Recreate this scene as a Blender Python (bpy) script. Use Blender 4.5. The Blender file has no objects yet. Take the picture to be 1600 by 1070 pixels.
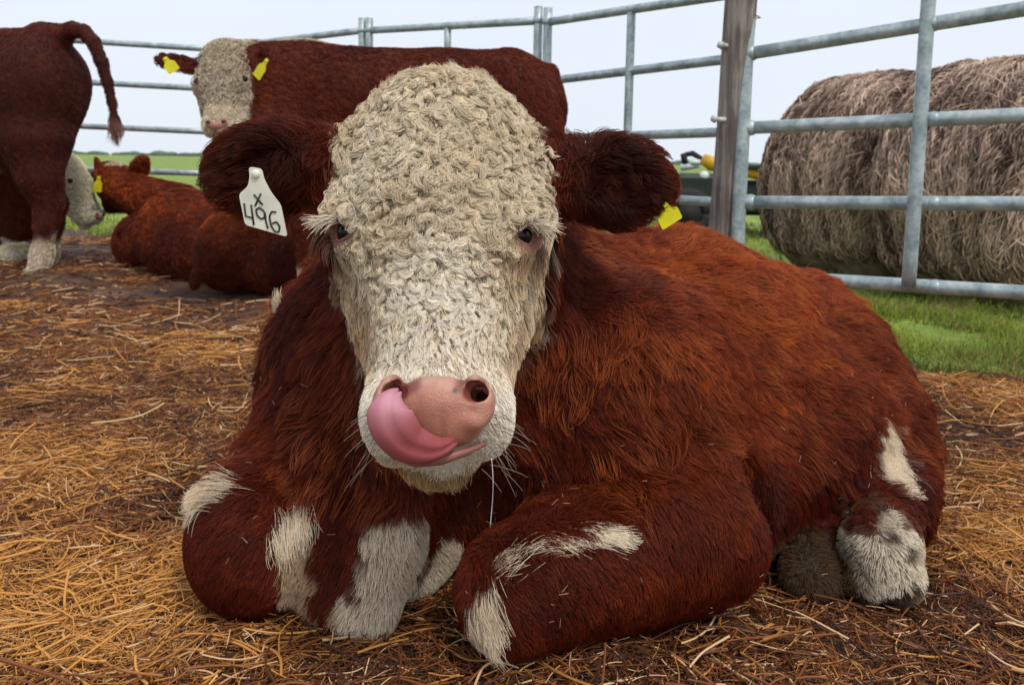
import bpy, math
import numpy as np
from mathutils import Matrix, Vector, kdtree

# ------------------------------------------------------------------ camera, world, sun, exposure
scene = bpy.context.scene
COL = scene.collection
F_PX, CX, CY, PITCH, ROLL, CAM_H = 1250.0, 800.0, 384.0, 6.0, 1.0, 0.60
cam_d = bpy.data.cameras.new('camera')
cam = bpy.data.objects.new('camera', cam_d)
COL.objects.link(cam)
cam_d.sensor_width = 36.0
cam_d.lens = 36.0 * F_PX / 1600.0
cam_d.shift_y = -(535.0 - CY) / 1600.0
cam_d.dof.use_dof = True
cam_d.dof.focus_distance = 0.90
cam_d.dof.aperture_fstop = 10.0
cam_d.clip_start = 0.02
cam_d.clip_end = 20000.0
ROT = Matrix.Rotation(math.radians(90 - PITCH), 3, 'X') @ Matrix.Rotation(math.radians(ROLL), 3, 'Z')
cam.matrix_world = Matrix.Translation((0, 0, CAM_H)) @ ROT.to_4x4()
scene.camera = cam

world = bpy.data.worlds.new('World')
scene.world = world
world.use_nodes = True
wn, wl = world.node_tree.nodes, world.node_tree.links
wn.clear()
SUN_EL, SUN_AZ = 57.0, 36.0          # azimuth measured from -Y (behind the camera) towards -X (its left)
sky = wn.new('ShaderNodeTexSky')
sky.sky_type = 'NISHITA'
sky.sun_disc = False
sky.sun_elevation = math.radians(SUN_EL)
sun_dir = Vector((math.sin(math.radians(SUN_AZ)) * math.cos(math.radians(SUN_EL)),
                  -math.cos(math.radians(SUN_AZ)) * math.cos(math.radians(SUN_EL)),
                  math.sin(math.radians(SUN_EL))))
sky.sun_rotation = math.atan2(sun_dir.x, sun_dir.y)
sky.dust_density = 3.0
sky_gain = wn.new('ShaderNodeVectorMath'); sky_gain.operation = 'SCALE'; sky_gain.inputs[3].default_value = 1.0
cloud = wn.new('ShaderNodeMix'); cloud.data_type = 'RGBA'      # an even overcast laid over the clear sky
cloud.inputs[0].default_value = 0.88
cloud.inputs[7].default_value = (9.0, 9.7, 10.7, 1)
wbg = wn.new('ShaderNodeBackground'); wbg.inputs[1].default_value = 0.10
wout = wn.new('ShaderNodeOutputWorld')
wtc = wn.new('ShaderNodeTexCoord'); wsp = wn.new('ShaderNodeSeparateXYZ'); wmr = wn.new('ShaderNodeMapRange'); wcl = wn.new('ShaderNodeMix')
wcl.data_type = 'RGBA'                                        # overcast: brighter overhead than at the horizon
wcl.inputs[6].default_value = (8.5, 9.3, 10.5, 1); wcl.inputs[7].default_value = (9.8, 10.3, 11.0, 1)
wcl.clamp_factor = True
wmr.inputs[1].default_value = 0.15; wmr.inputs[2].default_value = 0.9
wl.new(wtc.outputs['Generated'], wsp.inputs[0]); wl.new(wsp.outputs[2], wmr.inputs[0]); wnz = wn.new('ShaderNodeTexNoise'); wnz.inputs['Scale'].default_value = 2.2; wnz.inputs['Detail'].default_value = 5
wad = wn.new('ShaderNodeMath'); wad.operation = 'MULTIPLY_ADD'; wad.inputs[1].default_value = 0.9
wl.new(wtc.outputs['Generated'], wnz.inputs['Vector']); wl.new(wnz.outputs[0], wad.inputs[0]); wl.new(wmr.outputs[0], wad.inputs[2]); wl.new(wad.outputs[0], wcl.inputs[0])
wl.new(wcl.outputs[2], cloud.inputs[7])
wl.new(sky.outputs[0], sky_gain.inputs[0])
wl.new(sky_gain.outputs[0], cloud.inputs[6])
wl.new(cloud.outputs[2], wbg.inputs[0])
wl.new(wbg.outputs[0], wout.inputs[0])

sun_d = bpy.data.lights.new('sun', 'SUN')
sun_d.energy = 2.0
sun_d.angle = math.radians(10)
sun_d.color = (1.0, 0.95, 0.87)
sun_o = bpy.data.objects.new('sun', sun_d)
COL.objects.link(sun_o)
sun_o.location = (0, 0, 20)
sun_o.rotation_euler = sun_dir.to_track_quat('Z', 'Y').to_euler()

scene.view_settings.view_transform = 'Standard'
scene.view_settings.look = 'None'
scene.view_settings.exposure = 0.0
scene.view_settings.gamma = 1.0
scene.render.engine = 'CYCLES'
scene.cycles.use_denoising = True
scene.cycles.max_bounces = 6
scene.cycles.diffuse_bounces = 3
scene.cycles.glossy_bounces = 2
scene.cycles_curves.shape = 'RIBBONS'
scene.cycles_curves.subdivisions = 2

HAIR = 1.0        # strand count multiplier

# ------------------------------------------------------------------ helpers: space, noise
ROTN = np.array(ROT)
CAMP = np.array([0, 0, CAM_H])
def ray(px, py):
    d = ROTN @ np.array([(px - CX) / F_PX, (CY - py) / F_PX, -1.0])
    return d / d[1]
def at(px, py, Y):
    """world point at distance Y that the photograph shows at px, py"""
    return CAMP + ray(px, py) * Y
def norm(v):
    v = np.asarray(v, dtype=np.float64)
    return v / (np.linalg.norm(v, axis=-1, keepdims=True) + 1e-9)
def sstep(a, b, x):
    t = np.clip((x - a) / (b - a), 0, 1)
    return t * t * (3 - 2 * t)
def _hash(ix, iy, iz, seed):
    h = (ix.astype(np.uint32) * np.uint32(374761393) + iy.astype(np.uint32) * np.uint32(668265263)
         + iz.astype(np.uint32) * np.uint32(2147483647) + np.uint32(seed * 974634777 & 0xffffffff))
    h = (h ^ (h >> np.uint32(13))) * np.uint32(1274126177)
    h = h ^ (h >> np.uint32(16))
    h = h * np.uint32(2246822519)
    h = h ^ (h >> np.uint32(15))
    return h.astype(np.float64) / 4294967295.0
def vnoise(p, freq, seed=1):
    q = np.asarray(p, dtype=np.float64) * freq
    i = np.floor(q).astype(np.int64)
    f = q - i
    f = f * f * (3 - 2 * f)
    r = 0
    for dx in (0, 1):
        wx = f[..., 0] if dx else 1 - f[..., 0]
        for dy in (0, 1):
            wy = f[..., 1] if dy else 1 - f[..., 1]
            for dz in (0, 1):
                wz = f[..., 2] if dz else 1 - f[..., 2]
                r = r + wx * wy * wz * _hash(i[..., 0] + dx, i[..., 1] + dy, i[..., 2] + dz, seed)
    return r * 2 - 1
def fbm(p, freq, seed=1, oct=3):
    r, a, t = 0, 1.0, 0
    for k in range(oct):
        r = r + a * vnoise(p, freq * 2 ** k, seed + 17 * k); t += a; a *= 0.5
    return r / t
def vecnoise(p, freq, seed):
    return np.stack([vnoise(p, freq, seed + k * 31) for k in range(3)], -1)
def p2(x, y):
    return np.stack([x, y, np.zeros_like(x)], -1)

# ------------------------------------------------------------------ helpers: materials
def mat(name):
    m = bpy.data.materials.new(name)
    m.use_nodes = True
    n = m.node_tree.nodes
    return m, n, m.node_tree.links, n['Principled BSDF']
def nd(n, t, **kw):
    x = n.new(t)
    for k, v in kw.items(): setattr(x, k, v)
    return x
def ramp(n, stops):
    r = n.new('ShaderNodeValToRGB')
    e = r.color_ramp.elements
    while len(e) < len(stops): e.new(0.5)
    for x, (p, c) in zip(e, stops): x.position = p; x.color = (*c, 1)
    return r
def simple(name, col, rough=0.6, metal=0.0, noise=None, bump=0.0, spec=0.5):
    """Principled with a two tone noise mottling"""
    m, n, l, b = mat(name)
    b.inputs['Roughness'].default_value = rough
    b.inputs['Metallic'].default_value = metal
    b.inputs['Specular IOR Level'].default_value = spec
    tc = nd(n, 'ShaderNodeTexCoord')
    nz = nd(n, 'ShaderNodeTexNoise')
    sc, amt = noise or (20.0, 0.25)
    nz.inputs['Scale'].default_value = sc
    nz.inputs['Detail'].default_value = 6
    l.new(tc.outputs['Object'], nz.inputs['Vector'])
    c = np.array(col)
    r = ramp(n, [(0.3, tuple(c * (1 - amt))), (0.7, tuple(np.minimum(c * (1 + amt), 1)))])
    l.new(nz.outputs[0], r.inputs[0]); l.new(r.outputs[0], b.inputs['Base Color'])
    if bump:
        bp = nd(n, 'ShaderNodeBump'); bp.inputs['Strength'].default_value = bump; bp.inputs['Distance'].default_value = 0.004
        l.new(nz.outputs[0], bp.inputs['Height']); l.new(bp.outputs[0], b.inputs['Normal'])
    return m
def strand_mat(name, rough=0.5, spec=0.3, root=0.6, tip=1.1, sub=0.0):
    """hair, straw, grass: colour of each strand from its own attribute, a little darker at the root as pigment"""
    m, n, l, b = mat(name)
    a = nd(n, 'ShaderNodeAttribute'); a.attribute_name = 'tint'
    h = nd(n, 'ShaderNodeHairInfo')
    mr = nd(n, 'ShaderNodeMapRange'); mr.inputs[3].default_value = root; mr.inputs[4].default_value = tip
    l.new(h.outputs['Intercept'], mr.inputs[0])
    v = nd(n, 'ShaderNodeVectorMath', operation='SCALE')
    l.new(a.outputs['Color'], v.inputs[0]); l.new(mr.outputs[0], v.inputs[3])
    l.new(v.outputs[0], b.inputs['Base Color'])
    b.inputs['Roughness'].default_value = rough
    b.inputs['Specular IOR Level'].default_value = spec
    return m
def skin_mat(name, rough=0.6, k=0.7, spec=0.3, bump=0.3, bscale=180):
    m, n, l, b = mat(name)
    a = nd(n, 'ShaderNodeAttribute'); a.attribute_name = 'tint'
    v = nd(n, 'ShaderNodeVectorMath', operation='SCALE'); v.inputs[3].default_value = k
    l.new(a.outputs['Color'], v.inputs[0]); l.new(v.outputs[0], b.inputs['Base Color'])
    b.inputs['Roughness'].default_value = rough
    b.inputs['Specular IOR Level'].default_value = spec
    tc = nd(n, 'ShaderNodeTexCoord'); nz = nd(n, 'ShaderNodeTexNoise'); nz.inputs['Scale'].default_value = bscale
    l.new(tc.outputs['Object'], nz.inputs['Vector'])
    bp = nd(n, 'ShaderNodeBump'); bp.inputs['Strength'].default_value = bump; bp.inputs['Distance'].default_value = 0.002
    l.new(nz.outputs[0], bp.inputs['Height']); l.new(bp.outputs[0], b.inputs['Normal'])
    return m

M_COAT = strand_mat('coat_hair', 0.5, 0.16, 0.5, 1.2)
M_SKIN = skin_mat('hide', 0.8, 0.6)
M_NOSE = skin_mat('nose_skin', 0.30, 1.0, 0.45, 0.5, 620)
M_TONGUE = skin_mat('tongue_skin', 0.30, 1.0, 0.42, 0.35, 1500)
M_EYE = simple('eye_dark', (0.006, 0.004, 0.004), 0.16, 0, (90, 0.3), spec=0.3)
M_LID = simple('eyelid_skin', (0.26, 0.10, 0.075), 0.5, 0, (60, 0.25))
M_WTAG = simple('white_tag_plastic', (0.74, 0.71, 0.62), 0.4, 0, (35, 0.12))
M_YTAG = simple('yellow_tag_plastic', (0.80, 0.72, 0.02), 0.4, 0, (35, 0.1))
M_INK = simple('marker_ink', (0.02, 0.022, 0.016), 0.6, 0, (60, 0.3))
M_STRAW = strand_mat('straw', 0.5, 0.35, 0.9, 1.0)
M_GRASS = strand_mat('grass', 0.5, 0.3, 0.6, 1.1)
M_HAY = strand_mat('hay', 0.7, 0.15, 0.9, 1.0)
M_DROOL = simple('saliva', (0.75, 0.75, 0.78), 0.1, 0, (50, 0.05))

def galv():
    m, n, l, b = mat('galvanised_steel')
    tc = nd(n, 'ShaderNodeTexCoord')
    nz = nd(n, 'ShaderNodeTexNoise'); nz.inputs['Scale'].default_value = 22; nz.inputs['Detail'].default_value = 8
    vo = nd(n, 'ShaderNodeTexVoronoi'); vo.inputs['Scale'].default_value = 70
    l.new(tc.outputs['Object'], nz.inputs['Vector']); l.new(tc.outputs['Object'], vo.inputs['Vector'])
    mx = nd(n, 'ShaderNodeMath', operation='MULTIPLY_ADD'); mx.inputs[1].default_value = 0.25
    l.new(vo.outputs['Distance'], mx.inputs[0]); l.new(nz.outputs[0], mx.inputs[2])
    r = ramp(n, [(0.35, (0.20, 0.25, 0.265)), (0.62, (0.36, 0.43, 0.45)), (0.85, (0.52, 0.58, 0.59))])
    l.new(mx.outputs[0], r.inputs[0]); l.new(r.outputs[0], b.inputs['Base Color'])
    rr = nd(n, 'ShaderNodeMapRange'); rr.inputs[3].default_value = 0.35; rr.inputs[4].default_value = 0.6
    l.new(nz.outputs[0], rr.inputs[0]); l.new(rr.outputs[0], b.inputs['Roughness'])
    b.inputs['Metallic'].default_value = 0.35
    return m
M_GALV = galv()

# ------------------------------------------------------------------ helpers: objects
def link(name, data, parent=None, loc=None):
    o = bpy.data.objects.new(name, data)
    COL.objects.link(o)
    if parent is not None: o.parent = parent
    if loc is not None: o.location = loc
    return o
def tag(o, label=None, cat=None, group=None, kind=None):
    if label: o['label'] = label
    if cat: o['category'] = cat
    if group: o['group'] = group
    if kind: o['kind'] = kind
    return o
def mesh_data(name, V, Fc, m=None, tint=None, smooth=True):
    me = bpy.data.meshes.new(name)
    me.from_pydata([tuple(v) for v in np.asarray(V)], [], [tuple(int(i) for i in f) for f in Fc])
    if smooth: me.polygons.foreach_set('use_smooth', np.ones(len(me.polygons), dtype=bool))
    if tint is not None:
        a = me.color_attributes.new('tint', 'FLOAT_COLOR', 'POINT')
        a.data.foreach_set('color', np.concatenate([tint, np.ones((len(tint), 1))], 1).astype(np.float32).ravel())
    if m: me.materials.append(m)
    me.update()
    return me
def curves_obj(name, pts, rad, tint, m, parent=None, base=(0, 0, 0), taper=(1.0, 0.25)):
    N, K, _ = pts.shape
    hc = bpy.data.hair_curves.new(name)
    hc.add_curves([K] * N)
    hc.attributes['position'].data.foreach_set('vector', (pts - np.asarray(base)).astype(np.float32).ravel())
    ra = hc.attributes.get('radius') or hc.attributes.new('radius', 'FLOAT', 'POINT')
    prof = np.linspace(taper[0], taper[1], K)[None, :] * np.broadcast_to(np.asarray(rad), (N,))[:, None]
    ra.data.foreach_set('value', prof.astype(np.float32).ravel())
    t = hc.attributes.new('tint', 'FLOAT_COLOR', 'CURVE')
    t.data.foreach_set('color', np.concatenate([tint, np.ones((N, 1))], 1).astype(np.float32).ravel())
    hc.materials.append(m)
    return link(name, hc, parent)
class MB:
    """collects simple solids into one mesh"""
    def __init__(s): s.v, s.f = [], []
    def add(s, V, Fc):
        o = sum(len(x) for x in s.v)
        s.v.append(np.asarray(V)); s.f += [tuple(int(i) + o for i in f) for f in Fc]
        return s
    def tube(s, P, R, n=12, cap=True, squash=None):
        P = np.asarray(P, dtype=float); R = np.broadcast_to(np.asarray(R, dtype=float), (len(P),))
        T = np.gradient(P, axis=0); T = norm(T)
        up = np.array([0, 0, 1.0]) if abs(T[0][2]) < 0.9 else np.array([0, 1.0, 0])
        V, Fc = [], []
        a = np.linspace(0, 2 * np.pi, n, endpoint=False)
        for p, t, r in zip(P, T, R):
            e1 = norm(np.cross(t, up)); e2 = np.cross(e1, t)
            sq = squash or 1.0
            V.append(p + r * (np.cos(a)[:, None] * e1 * sq + np.sin(a)[:, None] * e2))
        V = np.concatenate(V)
        for i in range(len(P) - 1):
            for j in range(n):
                k = (j + 1) % n
                Fc.append((i * n + j, i * n + k, (i + 1) * n + k, (i + 1) * n + j))
        if cap:
            Fc.append(tuple(range(n - 1, -1, -1)))
            Fc.append(tuple((len(P) - 1) * n + j for j in range(n)))
        return s.add(V, Fc)
    def ball(s, c, r, nu=16, nv=10):
        r = np.broadcast_to(np.asarray(r, dtype=float), (3,))
        V, Fc = [], []
        for i in range(nv + 1):
            th = np.pi * i / nv
            for j in range(nu):
                ph = 2 * np.pi * j / nu
                V.append(np.asarray(c) + r * [math.sin(th) * math.cos(ph), math.sin(th) * math.sin(ph), math.cos(th)])
        for i in range(nv):
            for j in range(nu):
                k = (j + 1) % nu
                Fc.append((i * nu + j, (i + 1) * nu + j, (i + 1) * nu + k, i * nu + k))
        return s.add(V, Fc)
    def box(s, c, h, M=None, bev=0.0):
        c = np.asarray(c, dtype=float); h = np.asarray(h, dtype=float)
        b = min(bev, h.min() * 0.9) if bev else 0
        V, Fc = [], []
        if not b:
            V = [np.array([x, y, z]) * h for x in (-1, 1) for y in (-1, 1) for z in (-1, 1)]
            Fc = [(0, 1, 3, 2), (4, 6, 7, 5), (0, 4, 5, 1), (2, 3, 7, 6), (0, 2, 6, 4), (1, 5, 7, 3)]
        else:
            prof = [(-h[2], b), (-h[2] + b, 0), (h[2] - b, 0), (h[2], b)]
            for z, ins in prof:
                for x, y in ((-1, -1), (1, -1), (1, 1), (-1, 1)):
                    hx, hy = h[0] - ins, h[1] - ins
                    bx = b
                    V.append([x * hx, y * (hy - bx), z] if x * y > 0 else [x * (hx - bx), y * hy, z])
                    V.append([x * (hx - bx), y * hy, z] if x * y > 0 else [x * hx, y * (hy - bx), z])
            for i in range(3):
                for j in range(8):
                    k = (j + 1) % 8
                    Fc.append((i * 8 + j, i * 8 + k, (i + 1) * 8 + k, (i + 1) * 8 + j))
            Fc.append(tuple(range(7, -1, -1))); Fc.append(tuple(24 + j for j in range(8)))
        V = np.array(V)
        if M is not None: V = V @ np.array(M).T
        return s.add(V + c, Fc)
    def build(s, name, m, parent=None, base=(0, 0, 0), smooth=True, loc=None):
        me = mesh_data(name, np.concatenate(s.v) - np.asarray(base), s.f, m, smooth=smooth)
        return link(name, me, parent, loc)
def empty(name, loc):
    o = bpy.data.objects.new(name, None)
    COL.objects.link(o); o.location = loc
    return o

# ------------------------------------------------------------------ helpers: flesh (signed distance field -> one continuous mesh)
class Flesh:
    def __init__(s, lo, hi, h):
        s.lo = np.asarray(lo, dtype=float); s.h = h
        s.n = np.ceil((np.asarray(hi) - s.lo) / h).astype(int) + 1
        s.F = np.full(s.n, 1.0, dtype=np.float32)
    def _box(s, lo, hi, m):
        a = np.clip(np.floor((lo - m - s.lo) / s.h).astype(int), 0, s.n)
        b = np.clip(np.ceil((hi + m - s.lo) / s.h).astype(int) + 1, 0, s.n)
        sl = tuple(slice(x, y) for x, y in zip(a, b))
        ax = [s.lo[i] + s.h * np.arange(a[i], b[i]) for i in range(3)]
        P = np.stack(np.meshgrid(*ax, indexing='ij'), -1)
        return sl, P
    def _mix(s, sl, d, k, sub):
        a = s.F[sl]
        if sub:
            d = -d
            hh = np.maximum(k - np.abs(a - d), 0) / k
            s.F[sl] = np.maximum(a, d) + hh * hh * k * 0.25
        else:
            hh = np.maximum(k - np.abs(a - d), 0) / k
            s.F[sl] = np.minimum(a, d) - hh * hh * k * 0.25
    def ell(s, c, r, R=None, k=0.03, sub=False):
        c = np.asarray(c, dtype=float); r = np.broadcast_to(np.asarray(r, dtype=float), (3,))
        R = np.eye(3) if R is None else np.asarray(R)        # columns are the axes
        ext = np.sqrt(((R * r) ** 2).sum(1))
        sl, P = s._box(c - ext, c + ext, k + 0.09)
        if P.size == 0: return s
        q = (P - c) @ R
        k0 = np.linalg.norm(q / r, axis=-1); k1 = np.linalg.norm(q / (r * r), axis=-1) + 1e-9
        s._mix(sl, (k0 * (k0 - 1) / k1).astype(np.float32), k, sub)
        return s
    def cone(s, a, b, ra, rb, k=0.03, flat=None, sub=False):
        a = np.asarray(a, dtype=float); b = np.asarray(b, dtype=float)
        rm = max(ra, rb)
        sl, P = s._box(np.minimum(a, b) - rm, np.maximum(a, b) + rm, k + 0.09)
        if P.size == 0: return s
        ab = b - a
        t = np.clip(((P - a) @ ab) / (ab @ ab), 0, 1)
        d = P - (a + t[..., None] * ab)
        if flat is not None:
            ax, f = norm(flat[0]), flat[1]
            d = d + (d @ ax)[..., None] * ax * (1 / f - 1)
        s._mix(sl, (np.linalg.norm(d, axis=-1) - (ra + (rb - ra) * t)).astype(np.float32), k, sub)
        return s
    def chain(s, pts, rs, k=0.02):
        for i in range(len(pts) - 1): s.cone(pts[i], pts[i + 1], rs[i], rs[i + 1], k)
        return s
    def done(s):
        s.G = np.stack(np.gradient(s.F, s.h), -1).astype(np.float32)
        return s
    def _tri(s, A, p):
        q = np.clip((p - s.lo) / s.h, 0.001, np.array(s.n) - 1.002)
        i = q.astype(int); f = q - i
        r = 0
        for dx in (0, 1):
            for dy in (0, 1):
                for dz in (0, 1):
                    w = (f[..., 0] if dx else 1 - f[..., 0]) * (f[..., 1] if dy else 1 - f[..., 1]) * (f[..., 2] if dz else 1 - f[..., 2])
                    v = A[i[..., 0] + dx, i[..., 1] + dy, i[..., 2] + dz]
                    r = r + (w[..., None] * v if v.ndim > w.ndim else w * v)
        return r
    def dist(s, p): return s._tri(s.F, p)
    def normal(s, p): return norm(s._tri(s.G, p))
    def hit(s, px, py, y0, y1):
        """first point of the surface along the sight line through px, py"""
        Y = np.arange(y0, y1, 0.002)
        P = CAMP + ray(px, py) * Y[:, None]
        d = s.dist(P)
        i = np.argmax(d < 0) if (d < 0).any() else np.argmin(d)
        return P[i]
    def surface(s):
        Fd, h = s.F, s.h
        S = Fd < 0
        c = np.zeros(np.array(Fd.shape) - 1, dtype=np.int8)
        sh = [(x, y, z) for x in (0, 1) for y in (0, 1) for z in (0, 1)]
        def cut(A, o): return A[o[0]:A.shape[0] - 1 + o[0], o[1]:A.shape[1] - 1 + o[1], o[2]:A.shape[2] - 1 + o[2]]
        for o in sh: c += cut(S, o)
        idx = np.argwhere((c > 0) & (c < 8))
        vals = np.stack([Fd[idx[:, 0] + o[0], idx[:, 1] + o[1], idx[:, 2] + o[2]] for o in sh], 1)
        acc = np.zeros((len(idx), 3)); cnt = np.zeros(len(idx))
        for a in range(8):
            for b in range(a + 1, 8):
                if sum(abs(i - j) for i, j in zip(sh[a], sh[b])) != 1: continue
                va, vb = vals[:, a], vals[:, b]
                m = (va < 0) != (vb < 0)
                t = np.where(m, va / np.where(m, va - vb, 1), 0)
                pa, pb = np.array(sh[a], float), np.array(sh[b], float)
                acc += np.where(m[:, None], pa + t[:, None] * (pb - pa), 0); cnt += m
        V = s.lo + h * (idx + acc / cnt[:, None])
        ids = np.full(c.shape, -1, dtype=np.int64)
        ids[idx[:, 0], idx[:, 1], idx[:, 2]] = np.arange(len(idx))
        quads = []
        for ax in range(3):
            o1, o2 = (ax + 1) % 3, (ax + 2) % 3
            A = np.moveaxis(S, (ax, o1, o2), (0, 1, 2)); I = np.moveaxis(ids, (ax, o1, o2), (0, 1, 2))
            e = A[:-1, 1:-1, 1:-1] != A[1:, 1:-1, 1:-1]
            q = np.argwhere(e)
            i, j, k = q[:, 0], q[:, 1] + 1, q[:, 2] + 1
            Q = np.stack([I[i, j - 1, k - 1], I[i, j, k - 1], I[i, j, k], I[i, j - 1, k]], 1)
            ins = A[i, j, k]
            Q[~ins] = Q[~ins][:, ::-1]
            quads.append(Q)
        Q = np.concatenate(quads)
        return V, Q[(Q >= 0).all(1)]

def sample_quads(V, Q, n, rng):
    T = np.concatenate([Q[:, [0, 1, 2]], Q[:, [0, 2, 3]]])
    A, B, C = V[T[:, 0]], V[T[:, 1]], V[T[:, 2]]
    ar = np.linalg.norm(np.cross(B - A, C - A), axis=1)
    i = rng.choice(len(T), n, p=ar / ar.sum())
    u, v = rng.random(n), rng.random(n)
    m = u + v > 1
    u[m], v[m] = 1 - u[m], 1 - v[m]
    return A[i] + u[:, None] * (B - A)[i] + v[:, None] * (C - A)[i]

def grow(S, roots, length, flow, lift, rng, K=6, wob=0.15, wfreq=30, clump=None, minh=0.001, gravity=0.0, seed=3):
    """strands that leave the hide at an angle and then follow the lie of the coat"""
    N = len(roots)
    P = np.zeros((N, K, 3))
    n = S.normal(roots)
    p = roots - n * 0.002
    P[:, 0] = p
    L = np.broadcast_to(np.asarray(length, dtype=float), (N,)) * rng.uniform(0.65, 1.25, N)
    jit = rng.normal(0, 0.22, (N, 3))
    lf = np.broadcast_to(np.asarray(lift, dtype=float), (N,)) * rng.uniform(0.6, 1.4, N)
    for k in range(1, K):
        n = S.normal(p)
        f = flow(p) + jit
        f = f - (f * n).sum(1, keepdims=True) * n
        f = norm(f)
        a = lf * (1.25 - 0.8 * k / K)
        d = f * np.cos(a)[:, None] + n * np.sin(a)[:, None]
        d = d + wob * vecnoise(p + k * 0.004, wfreq, seed) + np.array([0, 0, -gravity * k / K])
        p = p + norm(d) * (L / (K - 1))[:, None]
        sd = S.dist(p)
        p = p + n * np.maximum(0, minh * k - sd)[:, None]
        P[:, k] = p
    if clump:
        M, w = clump
        M = min(M, N)
        kd = kdtree.KDTree(M)
        for i in range(M): kd.insert(roots[i], i)
        kd.balance()
        ci = np.array([kd.find(r)[1] for r in roots])
        ok = np.linalg.norm(roots - roots[ci], axis=1) < 0.03
        t = np.linspace(0, 1, K) ** 1.3
        wt = np.broadcast_to(np.asarray(w, dtype=float), (N,))[:, None, None] * t[None, :, None] * ok[:, None, None] * rng.uniform(0.5, 1.1, N)[:, None, None]
        off = (roots - roots[ci])[:, None, :] * (1 - 0.75 * t)[None, :, None]
        P = P * (1 - wt) + (P[ci] + off) * wt
    else:
        ci = np.arange(N)
    return P, ci

BROWN, ORANGE, DARK = np.array([0.140, 0.0185, 0.0052]), np.array([0.36, 0.072, 0.011]), np.array([0.024, 0.004, 0.002])
CREAM, WHITE = np.array([0.68, 0.53, 0.36]), np.array([0.82, 0.71, 0.55])
def brown_tint(p, ci, rng, bright=1.0, seed=5):
    N = len(p)
    g = fbm(p[ci], 9, seed) * 0.6 + vnoise(p[ci], 60, seed + 3) * 0.35 + rng.normal(0, 0.25, N)
    g = np.clip(g, -1, 1)[:, None]
    c = np.where(g > 0, BROWN + (ORANGE - BROWN) * g, BROWN + (DARK - BROWN) * -g)
    return c * bright * rng.uniform(0.85, 1.15, (N, 1))
def cream_tint(p, ci, rng, seed=8):
    N = len(p)
    g = np.clip(0.5 + 0.5 * vnoise(p[ci], 25, seed) + rng.normal(0, 0.2, N), 0, 1)[:, None]
    return (CREAM + (WHITE - CREAM) * g) * rng.uniform(0.85, 1.12, (N, 1))

# ------------------------------------------------------------------ the ground
def gz(x, y):
    p = p2(x, y)
    amp = 0.35 + 0.65 * sstep(2.0, 3.5, y)
    return fbm(p, 2.2, 21, 3) * 0.035 * amp + fbm(p, 14, 23, 2) * 0.008 - 0.004
EDGE = np.array([(-8, 7.2), (-2.5, 6.1), (-0.5, 4.8), (0.5, 3.5), (0.9, 2.8), (1.25, 2.4), (2, 1.95), (8, 1.0)])
def pen(x, y):          # > 0 inside the trodden yard
    e = np.interp(x, EDGE[:, 0], EDGE[:, 1])
    return e + 0.28 * fbm(p2(x, y), 2.5, 31, 3) - y

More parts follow.
